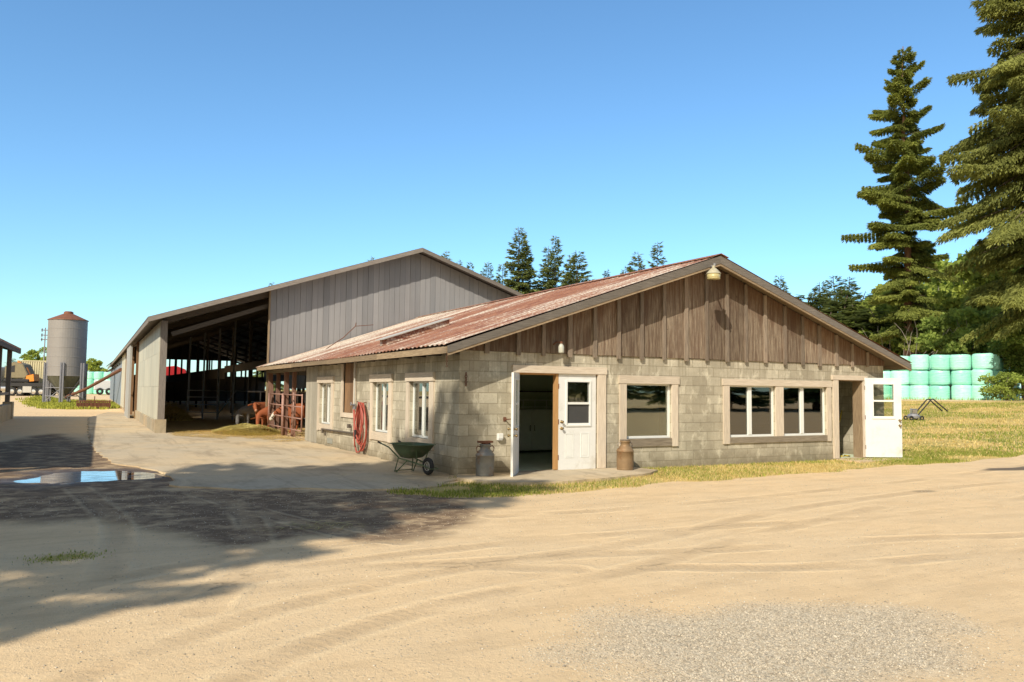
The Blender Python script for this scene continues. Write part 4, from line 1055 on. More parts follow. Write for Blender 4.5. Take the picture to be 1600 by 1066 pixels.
def core(cx, cy, rx, ry, h): 
    m = MB(); m.lathe([(1.0,-.03),(.9,h*.10),(.75,h*.28),(.55,h*.52),(.35,h*.72),(.12,h*.82),(0,h*.84)], (cx,cy,0), 22, rx, ry)
    m.v = [(a+.05*math.sin(b*7+c_*9), b+.06*math.sin(a*9), c_*(1+.25*math.sin(a*6+b*5))) for a, b, c_ in m.v]; return m
def child_strands(name, pts, ln, w, mat, parent, seed, flat=.6):
    o = strands(name, pts, ln, w, mat, None, None, seed, None, flat); o.parent = parent
    off = OFF[parent.name]; o.location = (-off[0], -off[1], -off[2]); del o['kind']; return o
hp = thing('hay_pile', 'loose heap of greenish hay in front of the feeding cattle', 'hay', (-.9,16.1,0))
link('hay_core', core(-.9,16.1,.85,1.5,.30), M['drygrass'], hp, smooth=True)
child_strands('hay_strands', mound(-.9,16.1,1.1,1.9,.36,11000,41), .12, .006, M['greenhay'], hp, 41)
hp2 = thing('hay_pile', 'sunlit yellow straw heap deep inside the barn bay', 'hay', (-2.2,31,0))
link('hay_core', core(-2.2,31,1.3,2.6,.75), M['drygrass'], hp2, smooth=True)
child_strands('hay_strands', mound(-2.2,31,1.4,2.8,.85,2500,42), .3, .014, M['straw'], hp2, 42)
r = np.random.default_rng(5); n = 26000
sx_ = r.uniform(-3.5, 0.05, n); sy_ = r.uniform(10.3, 19, n); k = inpoly(sx_, sy_, [(-3.4,19),(-3.4,15.0),(-2.0,12.6),(-.9,10.9),(-.05,11.0),(.05,19)]) & (fbm(sx_, sy_, .9, 3) > .38)
pts = np.stack([sx_[k], sy_[k], np.full(k.sum(), .028)+r.random(k.sum())*.02], -1)
strands('straw_litter', pts, .11, .005, M['straw'], 'straw scattered over the floor at the barn opening', 'straw', 6, flat=.25)
sx_ = r.uniform(.2, 6, 9000); sy_ = r.uniform(11.5, 17, 9000)
strands('straw_bedding', np.stack([sx_, sy_, .02+.1*r.random(9000)], -1), .14, .006, M['straw'], 'trampled straw bedding inside the cattle pen', 'straw', 7, flat=.5)
# ------------------------------------------------------------------ cattle
def cow(x, y, rz, sc, coat, label, head, face=None, halter=False):
    t = thing('cow', label, 'cow', (x, y, .03), 'young cattle feeding at the pen gate', rz); t.scale = (sc,)*3; OFF[t.name] = None
    H = dict(up=[(.98,.04,1.18),(1.17,.14,1.27),(1.27,.28,1.14),(1.35,.41,.99)], low=[(.97,.03,.86),(1.12,.12,.66),(1.18,.22,.47),(1.22,.30,.30)], mid=[(.98,0,1.06),(1.22,0,.98),(1.36,0,.82),(1.48,0,.66)])[head]
    V = [(-.75,0,1.12),(-.35,0,1.04),(.15,0,1.03),(.58,0,1.08)] + H; Rr = [(.26,.30),(.34,.36),(.35,.38),(.27,.33),(.15,.21),(.12,.14),(.088,.10),(.075,.085)]
    E_ = [(i, i+1) for i in range(7)]
    for s in (-1, 1):
        b = len(V); V += [(.62,s*.17,.78),(.60,s*.17,.45),(.62,s*.17,.14),(.67,s*.17,.035)]; Rr += [(.11,.12),(.062,.065),(.045,.045),(.055,.055)]; E_ += [(3,b),(b,b+1),(b+1,b+2),(b+2,b+3)]
        b = len(V); V += [(-.80,s*.19,.86),(-.66,s*.20,.64),(-.90,s*.19,.44),(-.84,s*.19,.14),(-.79,s*.19,.035)]; Rr += [(.16,.18),(.10,.11),(.06,.065),(.045,.045),(.055,.055)]; E_ += [(0,b),(b,b+1),(b+1,b+2),(b+2,b+3),(b+3,b+4)]
    b = len(V); V += [(-1.02,0,1.22),(-1.08,0,.8),(-1.06,0,.45)]; Rr += [(.03,.03),(.018,.018),(.035,.035)]; E_ += [(0,b),(b,b+1),(b+1,b+2)]
    me = bpy.data.meshes.new('body'); me.from_pydata(V, E_, []); me.materials.append(coat)
    o = bpy.data.objects.new('body', me); COL.objects.link(o); o.parent = t; OFF[o.name] = None
    m = o.modifiers.new('skin', 'SKIN'); m.use_smooth_shade = True
    for i, sv in enumerate(me.skin_vertices[0].data): sv.radius = Rr[i]; sv.use_root = (i == 0)
    o.modifiers.new('sub', 'SUBSURF').levels = 2; o.modifiers['sub'].render_levels = 2
    a, b, c_ = Vector(H[1]), Vector(H[2]), Vector(H[3]); d = (c_-a).normalized(); latv = Vector((0,0,1)).cross(d).normalized(); upv = d.cross(latv).normalized()
    if upv.z < 0: upv = -upv
    for s in (-1, 1):
        e = MB(); base = a + latv*(s*.10) + upv*.03; tip = base + latv*(s*.23) + Vector((0,0,-.05))
        q = [base+upv*.05, base-upv*.06, tip-upv*.06-latv*(s*.06), tip, tip+upv*.05-latv*(s*.08)]
        e._add(q + [p + Vector((.025,0,0)) + d*.015 for p in q], [(0,1,2,3,4),(9,8,7,6,5),(0,5,6,1),(1,6,7,2),(2,7,8,3),(3,8,9,4),(4,9,5,0)])
        link('ear', e, coat, t, loc=(0,0,0), smooth=True)
        e = MB(); p = b*.55 + a*.45 + latv*(s*.088) + upv*.045; e.lathe([(0,-.018),(.014,-.012),(.019,0),(.014,.012),(0,.018)], tuple(p), 10); link('eye', e, M['eye'], t, loc=(0,0,0), smooth=True)
    e = MB(); p = c_ + d*.045; rot = d.to_track_quat('Z', 'Y')
    ring = []
    for (rr, zz) in ((.0,.045),(.045,.04),(.068,.015),(.074,-.02),(.07,-.06)):
        ring.append([p + rot @ Vector((rr*math.cos(2*math.pi*k/14), rr*1.05*math.sin(2*math.pi*k/14), zz)) for k in range(14)])
    vs = [q for r_ in ring for q in r_]; e._add(vs, [(i*14+k, i*14+(k+1)%14, (i+1)*14+(k+1)%14, (i+1)*14+k) for i in range(4) for k in range(14)])
    link('muzzle', e, M['pink'] if face is None else face, t, loc=(0,0,0), smooth=True)
    if face is not None:
        e = MB(); vs = []
        for (q, wd, hh) in ((a*.4+b*.6, .05, .104), (b, .075, .094), (b*.5+c_*.5, .082, .086), (c_, .080, .080)):
            for k in range(9):
                an = math.radians(-130+260*k/8); vs.append(q + latv*(math.sin(an)*(wd+.012)) + upv*(math.cos(an)*(hh+.012)))
        e._add(vs, [(i*9+k, i*9+k+1, (i+1)*9+k+1, (i+1)*9+k) for i in range(3) for k in range(8)]); link('white_face', e, face, t, loc=(0,0,0), smooth=True)
    if halter:
        e = MB()
        for (q, r1, r2) in ((b*.3+c_*.7, .10, .10), (a*.85+b*.15, .145, .155)):
            pts = [q + latv*(math.sin(2*math.pi*k/16)*r1) + upv*(math.cos(2*math.pi*k/16)*r2) for k in range(17)]; e.tube(pts, .012, 5, cap=False)
        for s in (-1, 1): e.tube([b*.3+c_*.7+Vector((0,s*.10,0)), a*.85+b*.15+Vector((0,s*.145,0))], .011, 5)
        link('halter', e, M['darkwood'], t, loc=(0,0,0))
    return t
PI = math.pi
cow(.29, 18.34, -2.5, .78, M['redbrown'], 'red brown cow with its head raised above the hay beside the pen post', 'up')
cow(.41, 17.05, PI+.25, .78, M['redbrown'], 'red brown cow with its head lowered into the hay heap', 'low')
cow(.92, 15.1, PI-.32, .80, M['redbrown'], 'red cow with white face and dark halter behind the gate', 'mid', M['cowwhite'], True)
cow(.1, 19.5, PI+.3, .80, M['cowgrey'], 'grey cow feeding deepest in the shade beside the red cows', 'low', M['cowgrey'])

# ------------------------------------------------------------------ feed silo
sx, sy = -7.45, 75.0
si = thing('feed_silo', 'tall grey metal feed silo with rusty conical roof on steel legs', 'silo', (sx,sy,0))
c = MB()
for k in range(6): c.lathe([(1.70,2.66+k*.91),(1.72,2.69+k*.91),(1.70,2.72+k*.91),(1.70,2.66+(k+1)*.91)], (sx,sy,0), 48, tone=random.random())
link('tank', c, M['silo'], si, smooth=False)
c = MB(); c.lathe([(.22,.45),(.25,.7),(1.70,2.655)], (sx,sy,0), 16); link('hopper', c, M['silocone'], si)
c = MB(); c.lathe([(1.80,8.08),(1.77,8.14),(.5,8.72),(.42,8.74),(.42,8.9),(.30,8.98),(0,9.0)], (sx,sy,0), 18); link('roof_cone', c, M['siloroof'], si)
LG = [math.radians(a) for a in (-100,-40,20,80,140,200)]
lp = [(sx+1.80*math.cos(a), sy+1.80*math.sin(a)) for a in LG]
for q in lp:
    c = MB(); c.box(q[0]-.17,q[0]-.05,q[1]-.09,q[1]+.09,-.05,3.95); c.box(q[0]+.05,q[0]+.17,q[1]-.09,q[1]+.09,-.05,3.95); c.box(q[0]-.05,q[0]+.05,q[1]-.02,q[1]+.02,0,3.9); link('leg', c, M['steel'], si)
c = MB()
for i in range(6):
    p, q = lp[i], lp[(i+1)%6]
    c.bar((*p,.75),(*q,.75),.07,.07); c.bar((*p,1.55),(*q,1.55),.05,.05); c.bar((*p,.2),(*q,1.5),.05,.05)
    c.bar((*p,2.6),(sx+(p[0]-sx)*.2,sy+(p[1]-sy)*.2,.8),.09,.09)
link_each('brace', c, M['steel'], si)
au = MB(); au.tube([(sx+.1,sy-.2,.65),(-5.7,71.5,1.45),(wx(55)-.15,55,3.0)], .14, 10); tag(link('auger_tube', au, M['rust']), 'long rusty auger tube rising from the silo to the barn wall', 'auger')
tr_ = thing('rusty_trough', 'rusty low feed rack lying on the grass beside the silo', 'trough', (-5.2,54,0))
c = MB()
for k in range(26):
    x_ = -6.35+k*.088; c.bar((x_,53.9,.12),(x_+random.uniform(-.04,.04),53.95,.62+random.uniform(-.06,.08)),.05,.04)
for z in (.15,.58): c.bar((-6.4,53.9,z),(-4.1,53.9,z),.08,.07); c.bar((-6.4,54.6,z),(-4.1,54.6,z),.08,.07)
c.box(-6.4,-4.1,53.95,54.55,.1,.45); c.tube([(-5.2,54.2,.4),(-5.2,54.2,.95)],.04,6); link('rack', c, M['rust'], tr_)
# ------------------------------------------------------------------ shed at the left edge
class SK(MB):      # the shed stands slightly askew to the lane
    def _add(s, vs, fs, *a, **k): return MB._add(s, [(q[0]-.62*(33.4-q[1])/30, q[1], q[2]) for q in vs], fs, *a, **k)
shd = thing('open_shed', 'open fronted timber shed with reddish roof at the left edge', 'shed', (-10,18,0))
c = SK(); c.prism([(-8.9,3.44),(-14.5,5.0),(-14.5,5.08),(-8.9,3.52)], 1, 2, 33.4, grain_axis=1); link('roof', c, M['roofrust'], shd)
c = SK(); c.box(-8.98,-8.90,2,33.4,3.25,3.43, grain=True)
c.prism([(-8.9,3.26),(-14.5,4.8),(-14.5,4.995),(-8.9,3.435)], 1, 33.3, 33.4, grain_axis=0); link_each('fascia_board', c, M['darkwood'], shd)
for yy in (32.6, 28.2, 23.8, 19.4, 15, 10.6, 6.2, 2.3):
    c = SK(); c.box(-9.42,-9.22,yy,yy+.2,.0,3.4, grain=True); link('post', c, M['greywood'], shd)
c = SK(); c.box(-9.45,-9.12,2.2,32.55,-.02,.75); c.box(-9.50,-9.08,32.5,33.3,-.02,.85); link_each('low_wall', c, M['kerb'], shd)
c = SK(); c.box(-14.5,-14.4,2,33.3,0,4.9, grain=True); c.box(-14.4,-9.5,2.0,2.1,0,3.4, grain=True); link_each('back_wall', c, M['darkwood'], shd)
c = SK(); c.box(-9.4,-9.26,2.3,32.7,1.2,1.32, grain=True); link('rail', c, M['greywood'], shd)
# ------------------------------------------------------------------ truck, container, mast
RZF = math.atan2(-.4775,.8785)
zt = .55
tk = thing('flatbed_truck', 'white and chrome truck with a black flatbed parked beyond the silo', 'truck', (-12.1,93.9,zt), None, RZF)
c = MB(); c.box(-1.9,4.8,-1.2,1.2,1.25,1.5); c.box(-1.9,4.8,-1.22,-1.0,1.1,1.3); link('flatbed', c, M['black'], tk, loc=(0,0,0))
for k,(xx) in enumerate((-3.4,-.35,.55,2.1,2.95)):
    for s in (-1,1):
        c = MB(); c.ring((xx,s*1.05,.5), .34,.17,1,24,8); w = link('wheel', c, M['rubber'], tk, loc=(0,0,0), smooth=True)
        c = MB(); c.lathe([(0,0),(.24,.0),(.26,.05),(0,.08)], (0,0,0), 16); c.v = [(xx+a, s*(1.14+z_), .5+b) for a,b,z_ in c.v]; link('rim', c, M['chrome'], w, loc=(0,0,0))
c = MB(); c.prism([(-4.9,.7),(-2.0,.7),(-2.0,3.3),(-3.4,3.35),(-3.75,2.3),(-4.9,2.0)], 1, -1.15, 1.15); link('cab', c, M['truckwhite'], tk, loc=(0,0,0), bevel=.06)
c = MB(); c.prism([(-3.55,2.3),(-2.9,2.3),(-2.9,3.05),(-3.35,3.05)], 1, -1.17, 1.17); link('window', c, M['black'], tk, loc=(0,0,0))
c = MB()
for s in (-1,1): c.tube([(-1.9,s*1.0,.9),(-1.9,s*1.0,3.5)], .08, 10); c.tube([(-1.6,s*1.05,.85),(-.9,s*1.05,.85)], .3, 14)
link_each('exhaust', c, M['chrome'], tk, loc=(0,0,0))
c = MB(); c.box(.9,1.9,-1.25,-1.1,.4,1.1); link('mudguard', c, M['postwhite'], tk, loc=(0,0,0))
ex = thing('excavator', 'olive and orange excavator loaded on the flatbed', 'excavator', (-12.1,93.9,zt), None, RZF)
c = MB(); c.prism([(-1.5,2.0),(.9,2.0),(1.2,2.4),(.6,3.6),(-.5,3.9),(-1.5,3.3)], 1, -.9, .7); link('cab', c, M['olive'], ex, loc=(0,0,0), bevel=.08)
c = MB(); c.prism([(-1.2,2.7),(-.3,2.7),(-.3,3.5),(-1.1,3.3)], 1, -.915, -.89); link('window', c, M['black'], ex, loc=(0,0,0))
c = MB(); c.bar((-.3,-.4,3.9),(.7,-.4,3.1),.25,.3); c.bar((.7,-.4,3.2),(1.2,-.4,2.1),.22,.26); c.prism([(1.0,1.6),(2.0,1.7),(1.9,2.5),(1.1,2.3)], 1, -1.0, .1); link('arm', c, M['orange'], ex, loc=(0,0,0))
c = MB(); c.box(-1.5,1.5,-1.1,-.6,1.52,1.95); c.box(-1.5,1.5,.4,.9,1.52,1.95); link_each('track', c, M['rubber'], ex, loc=(0,0,0), bevel=.12)
ct = thing('shipping_container', 'cream corrugated shipping container behind the loaded flatbed', 'container', (-11.5,97.5,zt), None, RZF+.25)
c = MB(); z0, z1 = .6, 4.05
for k in range(14):
    xx = -1.0+k*.24; c.box(xx, xx+.13, -1.25, 1.2, z0, z1); c.box(xx+.13, xx+.24, -1.18, 1.2, z0, z1)
c.box(-1.05,2.42,-1.28,1.22,z1,z1+.12); c.box(-1.05,2.42,-1.28,1.22,z0-.14,z0)
link('box', c, M['cream'], ct, loc=(0,0,0))
c = MB(); c.box(2.362,2.44,-1.26,1.2,z0,z1)
for s in (-.8,-.2,.3,.8): c.tube([(2.47,s,z0+.1),(2.47,s,z1-.1)], .03, 6)
link('door', c, M['olive'], ct, loc=(0,0,0)); c = MB(); c.box(-1.0,2.4,-1.1,1.1,0,.45); link('base', c, M['darkwood'], ct, loc=(0,0,0))
ms = thing('radio_mast', 'thin grey mast with small antennas behind the silo', 'mast', (-10.7,113.8,.5))
c = MB(); c.tube([(-10.7,113.8,.3),(-10.7,113.8,9.8)], .09, 6); link('pole', c, M['steel'], ms)
c = MB()
for z in (8.1,8.7,9.4): c.box(-11.2,-10.2,113.7,113.9,z,z+.12); c.box(-11.15,-11.0,113.7,113.9,z-.2,z+.3); c.box(-10.4,-10.25,113.7,113.9,z-.2,z+.3)
link('antenna', c, M['steel'], ms)
# ------------------------------------------------------------------ wrapped bales
def bale_mesh(seed, r=.74, h=1.2):
    rr = random.Random(seed); m = MB(); n = 28; prof = [(0,0),(.45,0),(.62,.005),(.70,.04),(.735,.12),(.745,.25),(.75,.5),(.748,.7),(.742,.95),(.73,1.08),(.69,1.16),(.60,1.195),(.3,1.20),(0,1.195)]
    vs = []; ph = [rr.random()*6 for _ in range(4)]
    for (q, z) in prof:
        for k in range(n):
            a = 2*math.pi*k/n; w = 1 + .018*math.sin(2*a+ph[0]) + .012*math.sin(5*a+ph[1]+z*2) + .008*math.sin(9*a+ph[2])
            vs.append((q/.75*r*w*math.cos(a), q/.75*r*w*math.sin(a), z*h/1.2 + (.012*math.sin(3*a+ph[3]) if 0 < z < 1.2 else 0)))
    m._add(vs, [(i*n+k, i*n+(k+1)%n, (i+1)*n+(k+1)%n, (i+1)*n+k) for i in range(len(prof)-1) for k in range(n)])
    me = m.mesh('wrapped_bale'); me.materials.append(M['bale']); me.polygons.foreach_set('use_smooth', [True]*len(me.polygons)); return me
BM = [bale_mesh(s) for s in range(4)]
def bale(x, y, z, label, group, s=1.0):
    o = bpy.data.objects.new('wrapped_bale', random.choice(BM)); COL.objects.link(o); o.location = (x, y, z); o.rotation_euler = (random.uniform(-.04,.04), random.uniform(-.04,.04), random.random()*6.28)
    o.scale = (s*random.uniform(.95,1.06), s*random.uniform(.95,1.06), s*random.uniform(.97,1.03)); tag(o, label, 'hay bale', group)
AX = (-.285,.958); BX = (.958,.283); ordn = ['first','second','third','fourth','fifth','sixth','seventh','eighth','ninth','tenth','eleventh']
tn_ = ['bottom','middle','top']; gp_ = 'teal wrapped bales stacked at the top of the lawn'
for t_ in range(3):
    for i in range(10):
        if t_ == 2 and i > 7: continue
        q = i*1.5; x_ = 54.3+AX[0]*q+random.uniform(-.06,.06); y_ = 22.6+AX[1]*q+random.uniform(-.06,.06)
        if t_ == 1 and i % 3 == 1: x_ += .1
        bale(x_, y_, 1.30+t_*1.2, f'teal wrapped bale, {ordn[i]} from the right corner in the {tn_[t_]} tier of the lawn stack', gp_)
    for j in range(1, 6):
        q = j*1.52; bale(54.3+BX[0]*q, 22.6+BX[1]*q, 1.30+t_*1.2, f'shaded teal bale, {ordn[j-1]} behind the right corner in the {tn_[t_]} tier under the branches', gp_)
for t_ in (1, 2):
    for i in range(1, 9): bale(54.3+AX[0]*i*1.5+BX[0]*1.5, 22.6+AX[1]*i*1.5+BX[1]*1.5, 1.28+t_*1.2, 'teal wrapped bale in the second row, behind the front row of the lawn stack', gp_)
for i, (t_, s_) in enumerate([(0,1),(0,1),(0,1),(0,1),(1,1),(1,1),(1,1),(1,1),(2,1),(2,1),(2,1),(2,1)]):
    k = i % 4; bale(-6.2+k*1.32, 129.9-k*.71, zt+t_*1.18, f'small distant teal bale, {ordn[k]} from the silo in the {tn_[t_]} tier', 'far teal bales between silo and barn')
wg = thing('farm_trailer', 'small white farm trailer beside the far bales at the barn end', 'trailer', (-3.3,118,zt))
c = MB(); c.box(-4.4,-1.6,117,119,zt+.7,zt+2.1); link('body', c, M['truckwhite'], wg, bevel=.1)
c = MB(); c.ring((-3.6,116.9,zt+.5), .35,.16,1,20,8); c.ring((-2.4,116.9,zt+.5), .35,.16,1,20,8); link_each('wheel', c, M['rubber'], wg)
# mower on the lawn
mx_, my_ = 28.9, 10.8; mz = float(ground_z(mx_, my_)[0])
mw = thing('lawn_mower', 'small mower with long bent handle left on the lawn beside the open door', 'mower', (mx_,my_,mz), None, RZF)
c = MB(); c.lathe([(0,.10),(.28,.10),(.30,.2),(.22,.30),(0,.32)], (0,0,0), 16); link('deck', c, M['galv'], mw, loc=(0,0,0))
c = MB(); c.box(-.14,.14,-.12,.12,.30,.55); link('engine', c, M['chrome'], mw, loc=(0,0,0), bevel=.03)
c = MB()
for s in (-1,1): c.tube([(.1,s*.2,.25),(.75,s*.2,1.0),(.85,s*.2,1.02),(1.15,s*.22,.75),(1.5,s*.24,.45)], .03, 6)
c.tube([(.75,-.2,1.0),(.75,.2,1.0)], .025, 6); link('handle', c, M['black'], mw, loc=(0,0,0))
for a, b in ((-.25,-.28),(.25,-.28),(-.25,.28),(.25,.28)):
    c = MB(); c.ring((a,b,.11), .075,.035,1,16,6); link('wheel', c, M['rubber'], mw, loc=(0,0,0))

# ------------------------------------------------------------------ trees
def crown_quads(P, D, Ls, Wd, Nrm, tone):
    S_ = np.cross(D, Nrm); S_ /= (np.linalg.norm(S_, axis=1)[:,None]+1e-9)
    a = P; b = P + D*(Ls*.55)[:,None] + S_*(Wd*.5)[:,None]; c = P + D*Ls[:,None]; d = P + D*(Ls*.45)[:,None] - S_*(Wd*.5)[:,None]
    n = len(P); i = np.arange(n); return np.concatenate([a,b,c,d]), np.stack([i,i+n,i+2*n,i+3*n], -1), tone
def unit(v): return v/(np.linalg.norm(v, axis=1)[:,None]+1e-9)
def conifer_meshes(seed, H, R, cb, nb, nq, qs, droop, mat, tmat, tr, power=.75, lower=.75, lift=.12, gaps=.3, hang=.5, sector=None, lowt=.18, lv=.5, sv=.08, wf=.30):
    r = np.random.default_rng(seed)
    t = np.sort(r.random(nb))**1.0; t = (np.arange(nb)+r.random(nb))/nb
    z0 = cb + (H-cb)*t*.985
    az = r.random(nb)*2*np.pi if sector is None else r.random(nb)*2*np.pi
    prof = (1-t)**power * (lower + (1-lower)*np.minimum(t/lowt, 1))
    L = R*prof*r.uniform(lv, 1.14, nb) + .3
    L[r.random(nb) < gaps*.5] *= .5
    slope = -droop + (droop+.55)*t**1.6 + r.normal(0, sv, nb)
    def pt(bi, s):
        l = L[bi]*s; sag = -lift*0 + slope[bi]*l - .22*droop*l*s + lift*l*s*s
        return np.stack([np.cos(az[bi])*l, np.sin(az[bi])*l, z0[bi]+sag], -1)
    p = L**1.45; p /= p.sum(); bi = r.choice(nb, nq, p=p); s = .12 + .88*r.random(nq)**.75
    o = pt(bi, s); o2 = pt(bi, s+.05); D = unit(o2-o)
    lat = np.stack([-np.sin(az[bi]), np.cos(az[bi]), np.zeros(nq)], -1)
    sub = r.uniform(-1, 1, nq); wid = L[bi]*(wf*(1.05-s)+.05)+.10
    # side twigs: foliage gathers on discrete twigs
    tw = np.round(s*(5+L[bi]*2))/(5+L[bi]*2); o = pt(bi, np.clip(.6*tw+.4*s, 0, 1.02))
    P = o + lat*(sub*wid)[:,None] + np.stack([np.zeros(nq)]*2+[-np.abs(sub)*wid*.25 - hang*r.random(nq)*.28*(.4+L[bi]/R)], -1)
    Dq = unit(D*.75 + lat*(np.sign(sub)*r.uniform(.2,1.0,nq))[:,None] + np.stack([r.normal(0,.25,nq), r.normal(0,.25,nq), -hang*r.random(nq)*1.0], -1))
    N = unit(np.stack([r.normal(0,.5,nq), r.normal(0,.5,nq), np.ones(nq)], -1))
    Ls = qs*r.uniform(.5,1.25,nq); W_ = Ls*r.uniform(.18,.36,nq)
    bt = r.random(nb)
    tone = np.clip(.15+.35*s + .35*bt[bi] + .2*r.random(nq) - .15*np.abs(sub), 0, 1)
    V, F, T = crown_quads(P, Dq, Ls, W_, N, tone)
    crown = np_mesh('crown', V, F, mat, T)
    tm_ = MB(); pts = [(r.normal(0,.02)*k, r.normal(0,.02)*k, H*k/10) for k in range(11)]; pts[0] = (0,0,-.3)
    tm_.tube(pts, [tr*(1.15 if k == 0 else 1)*(1-k/10.4) + .02 for k in range(11)], 12)
    trunk = tm_.mesh('trunk'); trunk.materials.append(tmat)
    lm = MB(); 
    for i in range(nb):
        if L[i] > R*.22:
            ii = np.array([i]*4); q = pt(ii, np.array([0,.25,.45,.65])); w = .007*L[i]+.008
            lm.tube([tuple(v) for v in q], [w*1.6, w, w*.7, w*.3], 4, cap=False)
    limb = lm.mesh('branches'); limb.materials.append(M['darktrunk'])
    return trunk, crown, limb
def decid_meshes(seed, H, R, cb, nc, nq, qs, mat, tmat, tr):
    r = np.random.default_rng(seed); cz = (H+cb)/2; hz = (H-cb)/2
    u = unit(r.normal(0,1,(nc,3))); q = r.random(nc)**.45
    C_ = np.stack([u[:,0]*R*q, u[:,1]*R*q, cz+u[:,2]*hz*q], -1); cr = R*r.uniform(.18,.36,nc)
    ci = r.integers(0, nc, nq); d = unit(r.normal(0,1,(nq,3))); d[:,2] = np.abs(d[:,2])*.9-.25
    rad = cr[ci]*(.6+.45*r.random(nq)); P = C_[ci] + d*rad[:,None]
    D = unit(d + r.normal(0,.8,(nq,3)) + np.array([0,0,-.3])); N = unit(d + r.normal(0,.7,(nq,3)))
    Ls = qs*r.uniform(.5,1.3,nq); ct = r.random(nc)
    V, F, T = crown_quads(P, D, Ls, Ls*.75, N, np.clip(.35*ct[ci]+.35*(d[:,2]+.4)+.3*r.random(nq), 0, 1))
    crown = np_mesh('crown', V, F, mat, T)
    m = MB(); m.tube([(0,0,-.3),(.1,0,H*.3),(-.1,.1,H*.6),(.1,0,H*.92)], [tr, tr*.7, tr*.4, .03], 8)
    trunk = m.mesh('trunk'); trunk.materials.append(tmat); m = MB()
    for i in range(min(nc, 26)):
        c_ = C_[i]; z0 = min(H*.8, max(cb*.6, c_[2]-R*.8)); m.tube([(0,0,z0),(c_[0]*.5,c_[1]*.5,(z0+c_[2])/2+.1),tuple(c_)], [tr*.28, tr*.16, .02], 5, cap=False)
    limb = m.mesh('branches'); limb.materials.append(tmat)
    return trunk, crown, limb
def plant(kind, meshes, x, y, z, label, cat, group=None, s=1.0, rz=0, sz=None):
    t = thing(kind, label, cat, (x,y,z), group, rz); t.scale = (s, s, sz or s)
    for nme, me in zip(('trunk','crown','branches'), meshes):
        o = bpy.data.objects.new(nme, me); COL.objects.link(o); o.parent = t
    return t
tall = conifer_meshes(21, 34.2, 6.5, 5.6, 200, 290000, .33, .26, M['needles'], M['orangetrunk'], .46, power=.60, lower=.38, lift=.08, gaps=.8, hang=1.3, lowt=.42, lv=.35, sv=.20, wf=.33)
plant('fir_tree', tall, 62.4, 34.4, 1.3, 'tall narrow fir with a bare reddish lower trunk rising behind the teal bales', 'tree')
big = conifer_meshes(33, 42, 9.6, 7.5, 400, 340000, .38, .38, M['needles_warm'], M['darktrunk'], .6, power=.72, lower=.5, lift=.04, gaps=.4, hang=1.6, lowt=.35, lv=.3, sv=.26, wf=.33)
plant('fir_tree', big, 55.9, 18.6, 1.3, 'huge drooping fir cut off by the right edge of the picture', 'tree')
FIR = [conifer_meshes(50+i, 25, 5.6+.5*i, 3, 190, 30000, .70, .30, M['needles_far'], M['darktrunk'], .3, power=.88, lower=.9, lift=.06, gaps=.15, hang=.5, lv=.7) for i in range(4)]
firs = [(55.99,98.9,28.53,1.0,'tallest fir behind the rusty roof, left of the dark pair'),(57.6,100.2,26.6,.9,'fir growing against the right side of the tallest one behind the roof'),(63.78,100.39,28.22,.75,'slim pointed fir just right of the tallest one behind the roof'),(64.32,103.57,27.0,.8,'shorter fir hugging the slim pointed one'),(66.3,99.3,25.0,.9,'dense fir filling the gap right of the slim pointed one'),
 (63.42,92.88,24.51,1.0,'broad fir at the right end of the cluster behind the roof'),(58.36,109.33,24.16,.7,'small fir top nearest the left side of the tallest fir'),(56.16,110.49,24.58,.65,'small fir top above the end of the barn roof'),(57.65,120.97,26.19,.6,'small fir top over the right slope of the barn roof'),(55.83,121.93,26.52,.55,'narrow fir top over the right slope of the barn roof, left one'),(49.55,113.95,26.3,.75,'fir top just right of the barn peak'),
 (41.16,129.86,26.95,.6,'tiny fir tip left of the barn peak'),(24.9,139.05,21.93,.6,'tiny fir tip above the left part of the barn roof'),(72.98,89.95,24.76,.9,'wide fir top above the rusty roof, left of the last one before the peak'),(75.95,88.22,26.37,.8,'pointed fir top nearest the milk house peak'),(77.39,99.01,24.05,.6,'small fir tip between two larger tops above the rusty roof'),(74.54,100.6,23.45,.6,'lowest fir tip peeping over the rusty roof'),
 (93.67,79.04,20.42,.7,'lone small fir tip beyond the right roof slope'),(87.39,65.58,17.29,.75,'fir left of the group of three right of the roof'),(89.06,64.6,18.24,.85,'middle fir of the group of three right of the roof'),(88.32,61.62,17.64,.8,'fir right of the group of three right of the roof'),(84.34,56.01,14.81,.9,'darker fir right of the group of three, lower down'),(82.0,51.6,14.52,1.1,'fir just left of the tall fir above the lean-to edge'),
 (88.32,70.88,15.81,.8,'fir top low against the right roof slope'),(81.87,63.12,13.94,.9,'short fir directly against the right roof slope'),(84.5,63.8,15.6,1.2,'broad fir low beside the right roof slope'),(82.6,58.2,15.2,1.25,'broad dark fir between the group of three and the tall fir'),(79.8,66.3,13.2,1.2,'low broad fir rising just over the right roof edge'),(75.3,50.1,12.6,1.35,'fir directly above the end of the milk house roof'),(83.5,72.5,16.4,1.2,'pointed fir just clear of the right roof slope'),(80.3,61.8,14.8,1.3,'pointed fir low between the roof and the group of three'),(71.0,50.5,11.4,1.3,'short fir beside the lower end of the roof edge'),(77.2,60.5,12.4,1.3,'short dark fir low against the roof slope'),(73.5,46.8,11.8,1.25,'fir just left of the tall fir trunk, low down'),(79.5,55.0,13.8,1.3,'fir filling the belt between roof and tall fir'),(-18.24,174.93,7.3,.5,'small distant fir over the left shed')]
